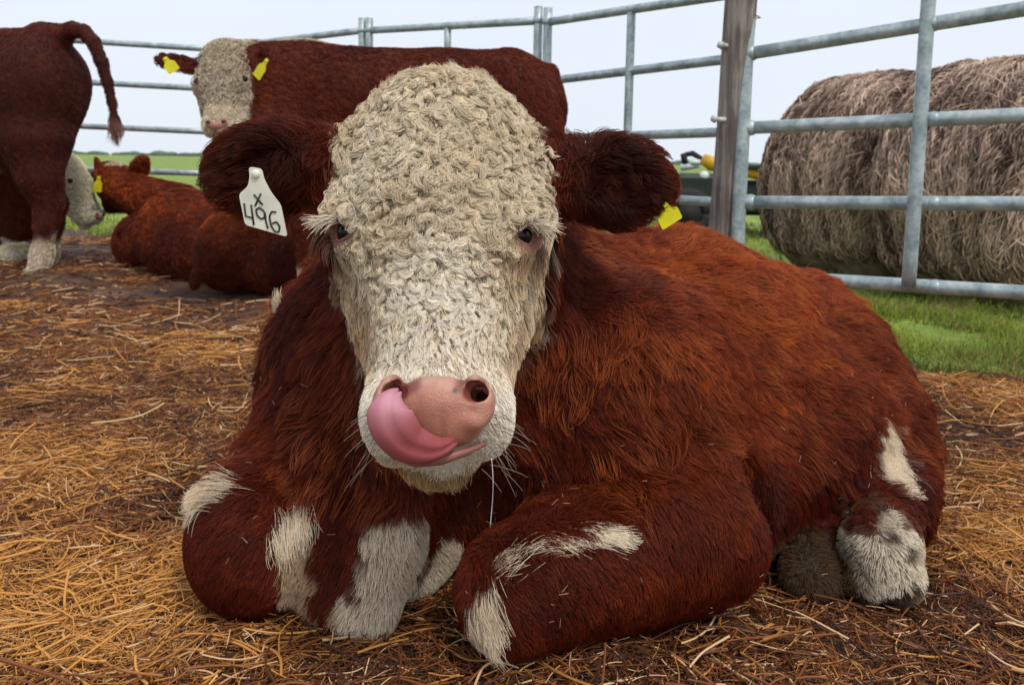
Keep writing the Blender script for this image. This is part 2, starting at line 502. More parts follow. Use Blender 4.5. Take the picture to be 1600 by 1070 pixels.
def ground():
    m, n, l, b = mat('pasture')
    tc = nd(n, 'ShaderNodeTexCoord')
    a = nd(n, 'ShaderNodeTexNoise'); a.inputs['Scale'].default_value = 1.3; a.inputs['Detail'].default_value = 8
    c = nd(n, 'ShaderNodeTexNoise'); c.inputs['Scale'].default_value = 28; c.inputs['Detail'].default_value = 6
    for x in (a, c): l.new(tc.outputs['Object'], x.inputs['Vector'])
    mm = nd(n, 'ShaderNodeMath', operation='MULTIPLY_ADD'); mm.inputs[1].default_value = 0.5
    l.new(c.outputs[0], mm.inputs[0]); l.new(a.outputs[0], mm.inputs[2])
    r = ramp(n, [(0.45, (0.05, 0.05, 0.012)), (0.65, (0.13, 0.20, 0.022)), (0.95, (0.26, 0.33, 0.05))])
    l.new(mm.outputs[0], r.inputs[0]); l.new(r.outputs[0], b.inputs['Base Color'])
    b.inputs['Roughness'].default_value = 0.9
    V, Fc = [], []
    s = 6000
    ys = [-60, -3, 0, 3, 6, 10, 20, 60, 200, 800, 6000]; xs = [-6000, -800, -100, -20, -6, 0, 6, 20, 100, 800, 6000]
    for y in ys:
        for x in xs: V.append((x, y, -0.06))
    w = len(xs)
    for j in range(len(ys) - 1):
        for i in range(w - 1): Fc.append((j * w + i, j * w + i + 1, (j + 1) * w + i + 1, (j + 1) * w + i))
    o = link('field', mesh_data('field', V, Fc, m)); tag(o, kind='structure')

    m, n, l, b = mat('trodden_dirt')
    tc = nd(n, 'ShaderNodeTexCoord')
    a = nd(n, 'ShaderNodeTexNoise'); a.inputs['Scale'].default_value = 3; a.inputs['Detail'].default_value = 9; a.inputs['Roughness'].default_value = 0.65
    c = nd(n, 'ShaderNodeTexNoise'); c.inputs['Scale'].default_value = 45; c.inputs['Detail'].default_value = 7
    for x in (a, c): l.new(tc.outputs['Object'], x.inputs['Vector'])
    mm = nd(n, 'ShaderNodeMath', operation='MULTIPLY_ADD'); mm.inputs[1].default_value = 0.6
    l.new(c.outputs[0], mm.inputs[0]); l.new(a.outputs[0], mm.inputs[2])
    r = ramp(n, [(0.5, (0.022, 0.010, 0.006)), (0.8, (0.085, 0.040, 0.022)), (1.0, (0.20, 0.10, 0.05))])
    l.new(mm.outputs[0], r.inputs[0]); l.new(r.outputs[0], b.inputs['Base Color'])
    b.inputs['Roughness'].default_value = 0.85
    bp = nd(n, 'ShaderNodeBump'); bp.inputs['Strength'].default_value = 0.8; bp.inputs['Distance'].default_value = 0.02
    l.new(mm.outputs[0], bp.inputs['Height']); l.new(bp.outputs[0], b.inputs['Normal'])
    h = 0.03
    X, Y = np.meshgrid(np.arange(-6, 6, h), np.arange(-1, 7.5, h), indexing='ij')
    Z = gz(X, Y)
    ins = pen(X, Y)
    Z = Z - 0.07 * sstep(0.05, -0.25, ins)
    keep = (ins[:-1, :-1] > -0.3) & (ins[1:, 1:] > -0.3)
    idm = np.arange(X.size).reshape(X.shape)
    q = np.stack([idm[:-1, :-1], idm[1:, :-1], idm[1:, 1:], idm[:-1, 1:]], -1)[keep]
    used = np.unique(q); mp = np.zeros(X.size, dtype=int); mp[used] = np.arange(len(used))
    V = np.stack([X, Y, Z], -1).reshape(-1, 3)[used]
    o = link('yard_ground', mesh_data('yard_ground', V, mp[q], m)); tag(o, kind='structure')
ground()

def straw():
    rng = np.random.default_rng(4)
    def scatter(n, y0, y1, rmin):
        # even per square metre, kept to what lies in and just beside the view
        y = y0 + (y1 - y0) * rng.random(n * 3)
        x = rng.uniform(-1, 1, n * 3) * (y1 * 0.8 + 0.25)
        ok = (np.abs(x) < y * 0.8 + 0.3) & (pen(x, y) > 0.05)
        return x[ok][:n], y[ok][:n]
    def lay(n, y0, y1, l0, l1, r0, r1, up, gold_bias, K=4, hmax=0.022, name=''):
        x, y = scatter(n, y0, y1, 0)
        n = len(x)
        p = p2(x, y)
        cover = 1.6 * fbm(p, 2.0, 41, 4) + gold_bias - 0.10 * sstep(1.25, 0.9, y) + 0.12 * sstep(0.0, 0.3, x) * sstep(1.6, 1.2, y) + 0.12 * sstep(0.6, 1.0, x) + 0.55 * sstep(0.1, 0.4, x) * sstep(1.7, 1.3, y) + 0.25 * sstep(0.2, -0.9, x / np.maximum(y, .6)) - 0.5 * sstep(2.3, 3.3, y)
        keep = rng.random(n) < np.clip(0.70 + 1.1 * cover + 0.6 * sstep(1.7, 1.2, y), 0.06, 1)
        x, y, p, cover = x[keep], y[keep], p[keep], cover[keep]; n = len(x)
        L = rng.uniform(l0, l1, n) * rng.uniform(0.5, 1, n)
        # direction: loosely combed in swirls
        a = fbm(p, 3.0, 47, 2) * 4 + rng.normal(0, 1.0, n)
        el = rng.normal(0, up, n)
        d = np.stack([np.cos(a) * np.cos(el), np.sin(a) * np.cos(el), np.sin(el)], -1)
        bend = rng.normal(0, 0.35, n)
        side = np.stack([-np.sin(a), np.cos(a), rng.normal(0, 0.25, n)], -1)
        t = np.linspace(-0.5, 0.5, K)
        P = np.zeros((n, K, 3))
        z0 = rng.random(n) ** 1.5 * hmax
        for k in range(K):
            P[:, k] = np.stack([x, y, np.zeros(n)], -1) + d * (t[k] * L)[:, None] + side * (bend * L * (t[k] ** 2 - 0.08))[:, None]
        P[:, :, 2] += (gz(P[:, :, 0], P[:, :, 1]) + z0[:, None] + 0.001)
        P[:, :, 2] = np.maximum(P[:, :, 2], gz(P[:, :, 0], P[:, :, 1]) + 0.001)
        g = np.clip(0.34 + 0.60 * cover + rng.normal(0, 0.27, n), 0, 1)[:, None]
        c0, c1, c2 = np.array([0.040, 0.013, 0.006]), np.array([0.22, 0.067, 0.016]), np.array([0.62, 0.29, 0.066])
        col = np.where(g < 0.5, c0 + (c1 - c0) * g * 2, c1 + (c2 - c1) * (g * 2 - 1))
        pale = rng.random((n, 1)) < 0.07
        col = np.where(pale, np.array([0.70, 0.45, 0.24]), col)
        return P, rng.uniform(r0, r1, n), col
    near = [lay(int(24000 * HAIR), 0.75, 2.2, 0.03, 0.12, 0.0006, 0.0018, 0.09, 0.05),
            lay(int(110000 * HAIR), 0.75, 2.5, 0.015, 0.06, 0.0004, 0.0009, 0.18, 0.10, hmax=0.018),
            lay(int(26000 * HAIR), 2.0, 5.8, 0.04, 0.14, 0.0012, 0.0030, 0.10, 0.05),
            lay(int(900), 0.8, 3.0, 0.10, 0.22, 0.0012, 0.0022, 0.28, 0.3, hmax=0.035)]
    P = np.concatenate([a[0] for a in near]); R = np.concatenate([a[1] for a in near]); Cc = np.concatenate([a[2] for a in near])
    o = curves_obj('straw_litter', P, R, Cc, M_STRAW, taper=(1, 0.8))
    tag(o, 'loose golden brown straw trodden over the yard ground', 'straw', kind='stuff')
straw()

def grass():
    rng = np.random.default_rng(11)
    parts = []
    for n, x0, x1, y0, y1, hh, r in ((42000, 0.7, 2.9, 2.0, 4.2, 0.05, 0.0018), (20000, 0.6, 6, 4.0, 9, 0.08, 0.004),
                                  (26000, -6.5, 1.0, 4.4, 11, 0.07, 0.005)):
        n = int(n * HAIR)
        x, y = rng.uniform(x0, x1, n), rng.uniform(y0, y1, n)
        f = pen(x, y)
        ok = (f < 0.08) & (rng.random(n) < np.clip(0.62 + 1.7 * fbm(p2(x, y), 3.5, 51, 3), 0.03, 1))
        x, y = x[ok], y[ok]; n = len(x)
        L = hh * rng.uniform(0.4, 1.3, n) * (1 + 0.8 * np.clip(fbm(p2(x, y), 5, 53, 2), -0.6, 1))
        a = rng.uniform(0, 2 * np.pi, n); ln = rng.uniform(0.1, 0.9, n)
        t = np.linspace(0, 1, 4)
        P = np.zeros((n, 4, 3))
        P[:, :, 0] = x[:, None] + (np.cos(a) * ln * L)[:, None] * t ** 1.7
        P[:, :, 1] = y[:, None] + (np.sin(a) * ln * L)[:, None] * t ** 1.7
        P[:, :, 2] = -0.062 + 0.045 * sstep(0.4, -0.1, -pen(x, y))[:, None] + L[:, None] * (t - 0.3 * ln[:, None] * t * t)
        g = np.clip(0.5 + 0.6 * fbm(p2(x, y), 4, 57, 2) + rng.normal(0, 0.25, n), 0, 1)[:, None]
        c = np.array([0.06, 0.115, 0.012]) + (np.array([0.34, 0.42, 0.045]) - np.array([0.06, 0.115, 0.012])) * g
        dry = rng.random((n, 1)) < 0.12 + 0.3 * (fbm(p2(x, y), 6, 59, 2)[:, None] > 0.15)
        c = np.where(dry, np.array([0.34, 0.25, 0.10]), c)
        parts.append((P, r * rng.uniform(0.6, 1.2, n), c))
    o = curves_obj('grass', np.concatenate([a[0] for a in parts]), np.concatenate([a[1] for a in parts]),
                   np.concatenate([a[2] for a in parts]), M_GRASS, taper=(1, 0.2))
    tag(o, 'short green grass growing beyond the trodden yard', 'grass', kind='stuff')
grass()

def far_wood():
    rng = np.random.default_rng(5)
    mb = MB()
    for i in range(420):
        x = rng.uniform(-1500, 900); y = 1500 + rng.uniform(-60, 60)
        r = rng.uniform(5, 11)
        mb.ball((x, y, r * 0.2), (r * 1.6, r, r * rng.uniform(0.4, 0.8)), 8, 5)
    o = mb.build('far_wood', simple('distant_leaves', (0.10, 0.14, 0.11), 0.9, 0, (0.2, 0.3)))
    tag(o, 'low dark line of distant trees along the horizon', 'wood', kind='stuff')
far_wood()

# ------------------------------------------------------------------ the corral of pipe panels, the timber post
RR = 0.0175
def rail_panel(label, a, b, rails, ups, ends, rail_r=RR):
    """a, b: (px, Y) of the two end uprights; rails: rows (py at a, py at b); ups: fractions; ends: which end uprights, their top row, bottom z"""
    base = np.array([*at(a[0], 253, a[1])[:2], 0.0])
    o = empty('fence_panel', base); tag(o, label, 'fence panel', 'galvanised pipe panels of the corral')
    R3 = []
    for (pa, pb) in rails:
        A, B = at(a[0], pa, a[1]), at(b[0], pb, b[1])
        R3.append((A, B))
        MB().tube([A + (B - A) * t for t in np.linspace(0, 1, 9)], rail_r, 16).build('rail', M_GALV, o, base)
    def upright(t, ztop, zbot, r):
        A = R3[0][0] + (R3[0][1] - R3[0][0]) * t
        top = np.array([A[0], A[1], ztop]); bot = np.array([A[0], A[1], zbot])
        m = MB().tube([top + (bot - top) * s for s in np.linspace(0, 1, 13)], r, 16)
        for (P, Q) in R3:
            c = P + (Q - P) * t
            if zbot - 0.02 < c[2] < ztop + 0.02: m.ball(c, (r * 1.28, r * 1.28, r * 1.15), 12, 8)
        m.build('upright', M_GALV, o, base)
    for t in ups:
        zt = (R3[0][0] + (R3[0][1] - R3[0][0]) * t)[2]; zb = (R3[-1][0] + (R3[-1][1] - R3[-1][0]) * t)[2]
        upright(t, zt, zb, rail_r * 0.95)
    for t, extra in ends:
        zt = (R3[0][0] + (R3[0][1] - R3[0][0]) * t)[2]
        upright(t, zt + extra, 0.0, rail_r * 1.1)
    return o
# right hand gate panel: top rail lies above the frame
rail_panel('nearest pipe panel with open squares in front of the hay bales', (1172, 2.62), (2150, 1.75),
           [(-40, -215), (84, -75), (200, 155), (316, 322), (430, 492)], [0.385, 0.77], [(0.0, 0.03), (1.0, 0.03)], 0.0205)
rail_panel('pipe panel running left from the grey timber post', (856, 3.52), (1152, 2.80),
           [(35, -10), (127, 91), (217, 206), (300, 318), (385, 431)], [0.5], [(0.0, 0.06), (1.0, 0.02)])
rail_panel('pipe panel behind the back of the standing calf', (577, 4.1), (841, 3.56),
           [(48, 33), (122, 125), (198, 217), (272, 305), (347, 392)], [0.5], [(0.0, 0.06), (1.0, 0.06)])
rail_panel('pipe panel rising behind the ears of the standing calf', (352, 4.62), (566, 4.12),
           [(74, 48), (138, 122), (204, 198), (269, 272), (332, 345)], [0.47], [(0.0, 0.02), (1.0, 0.06)])
rail_panel('farthest pipe panel seen past the raised tail', (-260, 4.95), (344, 4.73),
           [(40, 78), (108, 140), (180, 207), (252, 272), (322, 332)], [], [(0.0, 0.03), (1.0, 0.02)])

def timber_post():
    m, n, l, b = mat('weathered_timber')
    tc = nd(n, 'ShaderNodeTexCoord'); mp = nd(n, 'ShaderNodeMapping'); mp.inputs['Scale'].default_value = (60, 60, 3.0)
    nz = nd(n, 'ShaderNodeTexNoise'); nz.inputs['Scale'].default_value = 1.0; nz.inputs['Detail'].default_value = 8; nz.inputs['Roughness'].default_value = 0.7
    n2 = nd(n, 'ShaderNodeTexNoise'); n2.inputs['Scale'].default_value = 6; n2.inputs['Detail'].default_value = 5
    l.new(tc.outputs['Object'], mp.inputs[0]); l.new(mp.outputs[0], nz.inputs['Vector']); l.new(tc.outputs['Object'], n2.inputs['Vector'])
    mx = nd(n, 'ShaderNodeMath', operation='MULTIPLY_ADD'); mx.inputs[1].default_value = 0.7
    l.new(n2.outputs[0], mx.inputs[0]); l.new(nz.outputs[0], mx.inputs[2])
    r = ramp(n, [(0.6, (0.065, 0.045, 0.042)), (0.85, (0.150, 0.122, 0.108)), (1.1, (0.30, 0.26, 0.235))])
    l.new(mx.outputs[0], r.inputs[0]); l.new(r.outputs[0], b.inputs['Base Color'])
    b.inputs['Roughness'].default_value = 0.85
    bp = nd(n, 'ShaderNodeBump'); bp.inputs['Strength'].default_value = 0.7; bp.inputs['Distance'].default_value = 0.006
    l.new(nz.outputs[0], bp.inputs['Height']); l.new(bp.outputs[0], b.inputs['Normal'])
    T, B = at(1166, -110, 2.62), at(1131, 360, 2.68)
    d = (B - T); B = T + d * (T[2] / -d[2])
    base = np.array([B[0], B[1], 0.0])
    o = empty('timber_post', base); tag(o, 'weathered grey round timber post leaning between two panels', 'post')
    ts = np.linspace(0, 1, 24)
    MB().tube([T + (B - T) * t for t in ts], [0.047 + 0.006 * t + 0.0025 * math.sin(9 * t) for t in ts], 20).build('post_shaft', m, o, base)
    ins = simple('insulator_plastic', (0.55, 0.55, 0.52), 0.5)
    for px, py in ((1134, 72), (1124, 187)):
        c = at(px, py, 2.62)
        k = MB().tube([c + [0.02, 0, 0], c + [-0.012, -0.004, 0]], [0.008, 0.008], 10).tube([c + [-0.012, -0.004, 0], c + [-0.026, -0.006, 0.004]], [0.013, 0.010], 10)
        k.build('insulator', ins, o, base)
    c = at(1162, 28, 2.66)
    a = np.linspace(0, 2 * np.pi, 25)
    MB().tube([c + [0.0515 * math.cos(x), 0.0515 * math.sin(x), 0.003 * math.sin(3 * x)] for x in a], 0.0022, 6).build('wire_tie', M_GALV, o, base)
timber_post()

# ------------------------------------------------------------------ hay bales, machine
def bales():
    rng = np.random.default_rng(21)
    ax = norm(np.array([-0.45, 0.89, 0.0]))            # along the row, away to the left
    side = np.array([-ax[1], ax[0], 0.0])              # towards the yard
    core = simple('packed_hay', (0.21, 0.145, 0.11), 0.95, 0, (9, 0.5), 0.6)
    R, W = 0.635, 0.80
    c0 = np.array([2.40, 4.47, R - 0.15])
    for i, lab in enumerate(('far round hay bale at the left end of the row beside the post', 'nearer round hay bale behind the right hand upright')):
        c = c0 + ax * W * (0.5 - i)
        Rr = R * (0.975 if i == 0 else 1.0)
        base = np.array([c[0], c[1], 0.0])
        nu, nv = 140, 40
        V, Fc = [], []
        for j in range(nv + 1):
            s = (j / nv - 0.5) * W
            e = abs(j / nv - 0.5) * 2
            rr = Rr * (1 - 0.13 * max(0, (e - 0.7) / 0.3) ** 2)
            for k in range(nu):
                a = 2 * np.pi * k / nu
                V.append(c + ax * s + (side * math.cos(a) + np.array([0, 0, 1.0]) * math.sin(a)) * rr)
        V = np.array(V)
        nn = norm(V - (c + ((V - c) @ ax)[:, None] * ax))
        V = V + nn * (0.03 * fbm(V, 4, 60 + i, 4) + 0.012 * fbm(V, 22, 63, 2))[:, None]
        V[:, 2] = np.maximum(V[:, 2], -0.06)
        for j in range(nv):
            for k in range(nu):
                k2 = (k + 1) % nu
                Fc.append((j * nu + k, j * nu + k2, (j + 1) * nu + k2, (j + 1) * nu + k))
        Fc.append(tuple(range(nu - 1, -1, -1))); Fc.append(tuple(nv * nu + k for k in range(nu)))
        o = link('hay_bale', mesh_data('hay_bale', V - base, Fc, core), None, base)
        tag(o, lab, 'hay bale', 'round hay bales beyond the panel')
        # loose stems lying round the roll
        n = int(40000 * HAIR)
        a = rng.uniform(-0.6, 2.6, n) + 0.0; s = rng.uniform(-0.5, 0.5, n) * W
        # facing the yard: side points to the camera
        L = rng.uniform(0.025, 0.17, n) / Rr
        K = 3
        P = np.zeros((n, K, 3)); t = np.linspace(-0.5, 0.5, K)
        sk = rng.normal(0, 0.22, n) + (rng.random(n) < .16) * rng.normal(0, 1.0, n) + 0.3 * vnoise(p2(a, s), 6, 71)
        hgt = rng.random(n) ** 2 * 0.055
        for k in range(K):
            aa = a + L * t[k]; ss = np.clip(s + sk * L * t[k] * Rr + 0.003 * np.sin(9 * t[k] + 20 * s), -0.52 * W, 0.52 * W)
            e = np.abs(ss / W) * 2
            base_r = Rr * (1 - 0.13 * np.maximum(0, (e - 0.7) / 0.3) ** 2)
            d = side * np.cos(aa)[:, None] + np.array([0, 0, 1.0]) * np.sin(aa)[:, None]
            Q = c + ax * ss[:, None] + d * base_r[:, None]
            P[:, k] = Q + d * (0.03 * fbm(Q, 4, 60 + i, 4) + 0.012 * fbm(Q, 22, 63, 2) + hgt * (1 - abs(t[k])) + 0.003)[:, None]
        P[:, :, 2] = np.maximum(P[:, :, 2], -0.05)
        cl = np.clip(0.42 + 0.35 * fbm(P[:, 2], 3.5, 75, 2) + 0.45 * vnoise(np.stack([a * 3, s * 34, s * 0], -1), 1.0, 77) + rng.normal(0, 0.2, n), 0, 1)[:, None]
        col = np.array([0.10, 0.062, 0.048]) + (np.array([0.74, 0.54, 0.42]) - np.array([0.10, 0.062, 0.048])) * cl
        curves_obj('loose_stems', P, rng.uniform(0.0012, 0.0042, n), col, M_HAY, o, base, (1, 0.7))['kind'] = 'stuff'
bales()

def machine():
    c = at(1120, 330, 7.6); base = np.array([c[0], c[1], -0.06])
    dk = simple('machine_dark_paint', (0.012, 0.022, 0.018), 0.5, 0, (8, 0.4))
    ye = simple('machine_yellow_paint', (0.55, 0.30, 0.01), 0.45, 0, (12, 0.25))
    wh = simple('machine_pale_metal', (0.55, 0.62, 0.60), 0.4, 0, (12, 0.25))
    rb = simple('machine_black_rubber', (0.012, 0.012, 0.012), 0.8)
    o = empty('farm_implement', base); tag(o, 'dark parked farm implement with yellow arms half hidden by the timber post', 'farm machine')
    def P(x, y, dy=0.0): return at(x, y, 7.6 + dy)
    MB().box(base + [-0.20, 0, 0.34], (0.26, 0.35, 0.24), bev=0.04).box(base + [0.42, 0.1, 0.36], (0.34, 0.3, 0.16), bev=0.04).build('body', dk, o, base, False)
    MB().tube([P(1064, 262), P(1092, 258)], [0.035, 0.03], 10).ball(P(1086, 254), (0.07, 0.05, 0.035)).build('pale_fitting', wh, o, base)
    MB().tube([P(1070, 242), P(1082, 240), P(1096, 248), P(1108, 258)], [0.022, 0.028, 0.022, 0.02], 8).tube([P(1068, 240), P(1070, 256)], 0.03, 8).build('hydraulic_hose', rb, o, base)
    MB().tube([P(1098, 248, -.2), P(1112, 256, -.2), P(1140, 262, -.2), P(1180, 272, -.2), P(1203, 282, -.2)], [0.05, 0.07, 0.06, 0.05, 0.045], 10).build('yellow_arm', ye, o, base)
    MB().ball(P(1100, 276, -.3), (0.05, 0.05, 0.05)).ball(P(1107, 298, -.3), (0.055, 0.05, 0.045)).build('lamp', wh, o, base)
    MB().box(P(1190, 261), (0.22, 0.3, 0.02), bev=0.01).build('roof_bar', dk, o, base, False)
    for dx in (-0.35, 0.55):
        a = np.linspace(0, 2 * np.pi, 25)
        w = MB().tube([base + [dx + 0.17 * math.cos(x), -0.34, 0.22 + 0.17 * math.sin(x)] for x in a], 0.07, 10)
        w.tube([base + [dx, -0.40, 0.22], base + [dx, -0.28, 0.22]], [0.11, 0.11], 16).build('wheel', rb, o, base)
machine()

# ------------------------------------------------------------------ cattle: shared pieces
class Head:
    """frame of a head: u across, v from poll to lips, w out of the face"""
    def __init__(s, poll, muz, u):
        s.o = np.asarray(poll, dtype=float)
        d = np.asarray(muz) - s.o
        s.L = np.linalg.norm(d); s.sc = s.L / 0.432
        s.v = d / s.L
        u = np.asarray(u, dtype=float); s.u = norm(u - (u @ s.v) * s.v)
        s.w = np.cross(s.v, s.u)
        s.R = np.stack([s.u, s.v, s.w], 1)
    def p(s, u, v, w): return s.o + s.R @ (np.array([u, v, w]) * s.sc)
    def loc(s, P): return ((P - s.o) @ s.R) / s.sc
    def axes(s, M=None): return s.R if M is None else s.R @ M
    def skull(s, S, k=0.03):
        c = s.sc; k = k * c
        S.ell(s.p(0, .092, -.088), np.array([.106, .112, .098]) * c, s.R, k)
        S.ell(s.p(0, .170, -.085), np.array([.116, .105, .092]) * c, s.R, k)
        for m in (-1, 1):
            S.ell(s.p(m * .100, .178, -.070), np.array([.026, .034, .034]) * c, s.R, k)
            S.cone(s.p(m * .052, .21, -.135), s.p(m * .030, .36, -.100), .066 * c, .040 * c, k)
        S.cone(s.p(0, .17, -.078), s.p(0, .365, -.058), .088 * c, .058 * c, k)
        S.cone(s.p(0, .20, -.165), s.p(0, .385, -.112), .058 * c, .034 * c, k)
        S.ell(s.p(0, .388, -.050), np.array([.066, .046, .052]) * c, s.R, k * .8)
        for m in (-1, 1):
            S.ell(s.p(m * .048, .392, -.062), np.array([.025, .040, .042]) * c, s.R, k * .7)
        S.ell(s.p(0, .415, -.108), np.array([.043, .034, .030]) * c, s.R, k * .5)
def hide(S, name, m, tint_fn, parent=None, base=(0, 0, 0), loc=None):
    V, Q = S.surface()
    o = link(name, mesh_data(name, V - np.asarray(base), Q, m, tint_fn(V)), parent, loc)
    return o, V, Q
def facing(S, p, lim=0.35):
    n = S.normal(p)
    v = norm(p - CAMP)
    return (n * v).sum(1) < lim
def lam(c0, c1, w): return c0 + (c1 - c0) * np.asarray(w)[:, None]
def blob(P, c, r, seed=1, rag=0.35):
    """1 inside an ellipsoid with a ragged edge"""
    q = (P - np.asarray(c)) / np.asarray(r)
    d = np.linalg.norm(q, axis=-1) + rag * fbm(P, 35, seed, 2)
    return sstep(1.12, 0.88, d)
def flat_tag(outline, thick, M, o):
    """plate from an outline in its own x, z plane, placed with axes M (columns x, y, z) at o"""
    n = len(outline)
    V = [np.array([x, -thick / 2, z]) for x, z in outline] + [np.array([x, thick / 2, z]) for x, z in outline]
    Fc = [tuple(range(n)), tuple(range(2 * n - 1, n - 1, -1))] + [(i, n + i, n + (i + 1) % n, (i + 1) % n) for i in range(n)]
    return np.array(V) @ np.array(M).T + o, Fc
def rounded(pts, r, n=5):
    out = []
    for i in range(len(pts)):
        a, b, c = (np.array(pts[(i + k) % len(pts)], float) for k in (-1, 0, 1))
        p, q = b + norm(a - b) * min(r, np.linalg.norm(a - b) * .45), b + norm(c - b) * min(r, np.linalg.norm(c - b) * .45)
        for t in np.linspace(0, 1, n): out.append(tuple((1 - t) ** 2 * p + 2 * t * (1 - t) * b + t * t * q))
    return out
def yellow_tag(parent, base, c, ang, sx, sz, yaw, label=None, tilt=0.15):
    out = rounded([(-.18 * sx, .5 * sz), (.18 * sx, .5 * sz), (.22 * sx, .22 * sz), (.5 * sx, .05 * sz), (.5 * sx, -.5 * sz), (-.5 * sx, -.5 * sz), (-.5 * sx, .05 * sz), (-.22 * sx, .22 * sz)], .1 * sx)
    M = np.array(Matrix.Rotation(yaw, 3, 'Z') @ Matrix.Rotation(ang, 3, 'Y') @ Matrix.Rotation(tilt, 3, 'X'))
    V, Fc = flat_tag(out, 0.0022, M, np.asarray(c))
    mb = MB().add(V, Fc)
    mb.ball(np.asarray(c) + M @ np.array([0, -.002, .4 * sz]), 0.10 * sx, 10, 6)
    o = mb.build('ear_tag', M_YTAG, parent, base, False)
    if label: o['label'] = label
    return o

# ------------------------------------------------------------------ the calf that licks its nose
def main_calf():
    rng = np.random.default_rng(77)
    S = Flesh((-0.62, 0.60, -0.04), (0.92, 1.86, 0.80), 0.0062)
    base = np.array([0.1, 1.2, 0.0])
    H = Head(at(679, 95, .965), at(676, 700, .742), (1, 0.0, 0.012))
    # trunk
    S.cone((0.00, 1.24, .24), (.30, 1.37, .235), .22, .225, .05)
    S.cone((.30, 1.37, .235), (.55, 1.48, .185), .225, .175, .05)
    S.ell((.35, 1.27, .15), (.28, .20, .155), np.array(Matrix.Rotation(.38, 3, 'Z')), .06)
    S.cone((.02, 1.24, .385), (.28, 1.39, .385), .07, .07, .06)         # withers and back
    S.cone((.28, 1.39, .385), (.56, 1.53, .315), .07, .07, .06)
    S.ell((.54, 1.56, .27), (.12, .15, .10), None, .06)               # far hip
    S.ell((.575, 1.43, .20), (.10, .14, .150), np.array(Matrix.Rotation(.3, 3, 'Z')), .05)    # rump
    S.ell((.635, 1.34, .12), (.075, .13, .14), None, .05)              # thigh on the ground
    S.ell((.49, 1.23, .16), (.12, .10, .14), np.array(Matrix.Rotation(.5, 3, 'Z')), .05)      # stifle
    S.cone((.65, 1.56, .28), (.73, 1.46, .10), .032, .026, .03)        # tail
    # neck, chest, shoulders
    S.cone((-.085, 1.00, .51), (-.05, 1.20, .37), .125, .20, .06)
    S.ell((-.10, 1.14, .25), (.20, .16, .19), None, .06)
    S.ell((-.215, 1.20, .27), (.155, .15, .20), None, .05)
    S.ell((-.30, 1.16, .15), (.085, .12, .12), None, .04)
    S.ell((.17, 1.12, .25), (.17, .14, .19), np.array(Matrix.Rotation(.25, 3, 'Z')), .05)
    S.ell((.27, 1.10, .12), (.12, .11, .12), None, .04)
    # dewlap and brisket
    S.cone((-.10, .98, .40), (-.12, 1.04, .17), .07, .075, .05)
    S.ell((-.135, 1.05, .13), (.095, .085, .125), None, .035)
    S.cone((-.155, .995, .13), (-.175, .965, .028), .052, .036, .02)
    S.ell((-.205, .972, .022), (.034, .032, .024), None, .015)
    S.cone(at(745, 770, 1.0), at(712, 905, 1.0), .060, .045, .04, sub=True)      # hollow between brisket and foreleg
    # image-left folded foreleg
    S.cone((-.25, 1.20, .16), (-.335, 1.035, .10), .105, .086, .03)
    S.ell((-.332, 1.02, .075), (.080, .08, .078), None, .03)
    S.cone((-.33, 1.03, .04), (-.23, 1.06, .035), .04, .035, .015)
    S.cone((-.235, 1.03, .20), (-.225, 1.00, .03), .052, .044, .02)     # inner fold beside the brisket
    # image-right folded foreleg
    S.cone((.25, 1.04, .125), (.02, .935, .082), .112, .074, .03)
    S.ell((.002, .922, .078), (.056, .058, .066), None, .02)
    S.cone((.05, .915, .125), (.20, .985, .165), .028, .03, .04)         # ridge of the forearm
    S.cone((.02, .945, .035), (.24, 1.02, .035), .042, .042, .02)
    # hind feet
    hoof = at(1380, 862, 1.055)
    S.cone((.60, 1.20, .10), hoof + [0.0, .02, .01], .062, .046, .025)
    S.ell(hoof, (.046, .042, .056), None, .02)
    S.ell(hoof + [.020, -.012, -.034], (.030, .028, .030), None, .012)
    S.ell(hoof + [-.026, -.006, -.038], (.026, .028, .026), None, .012)
    h2 = at(1268, 942, 1.055); h2[2] = max(h2[2], .035)
    S.cone((.46, 1.16, .07), h2 + [0, .01, -.004], .050, .030, .02)
    S.ell(h2 + [0, .01, -.006], (.038, .034, .028), None, .015)
    S.cone(at(1172, 770, 1.02), at(1180, 960, 1.03), .05, .03, .03, sub=True)     # fold between foreleg and belly
    # head
    H.skull(S)
    S.cone(H.p(0, .06, -.13), H.p(0, .05, -.24), .095, .11, .05)
    eyes, eye_fr = [], []
    for m, px, py in ((-1, 529, 362), (1, 826, 368)):
        c = S.hit(px, py, .78, .98)
        nE = norm(np.array([m * .75, -.65, .08])); hx = norm(np.cross([0, 0, 1.0], nE)); vz = np.cross(nE, hx)
        eyes.append((m, c)); eye_fr.append((nE, hx, vz))
        S.ell(c + vz * .017 - nE * .004, (.024, .011, .010), np.stack([hx, vz, nE], 1), .012)             # brow
        S.ell(c - vz * .017 - nE * .006, (.020, .009, .009), np.stack([hx, vz, nE], 1), .012)
        S.ell(c, (.0150, .0108, .0105), np.stack([hx, vz, nE], 1), .004, sub=True)
    # ears: cupped leaves held out sideways
    def ear(bx, by, tx, ty, Y, half, cup):
        b, t = at(bx, by, Y), at(tx, ty, Y + .01)
        ax = norm(t - b); L = np.linalg.norm(t - b)
        nn = norm(np.array([0, -1, .12]) - (np.array([0, -1, .12]) @ ax) * ax)
        R = np.stack([ax, nn, np.cross(ax, nn)], 1)
        c = (b + t) / 2
        S.cone(H.p(np.sign(tx - bx) * .08, .08, -.10), b + ax * L * .2, .045, .032, .03)
        S.ell(c, (L * .54, .028, half), R, .02)
        S.ell(c + nn * .032 + ax * .01, (L * .40, .026, half * .72), R, .012, sub=True)
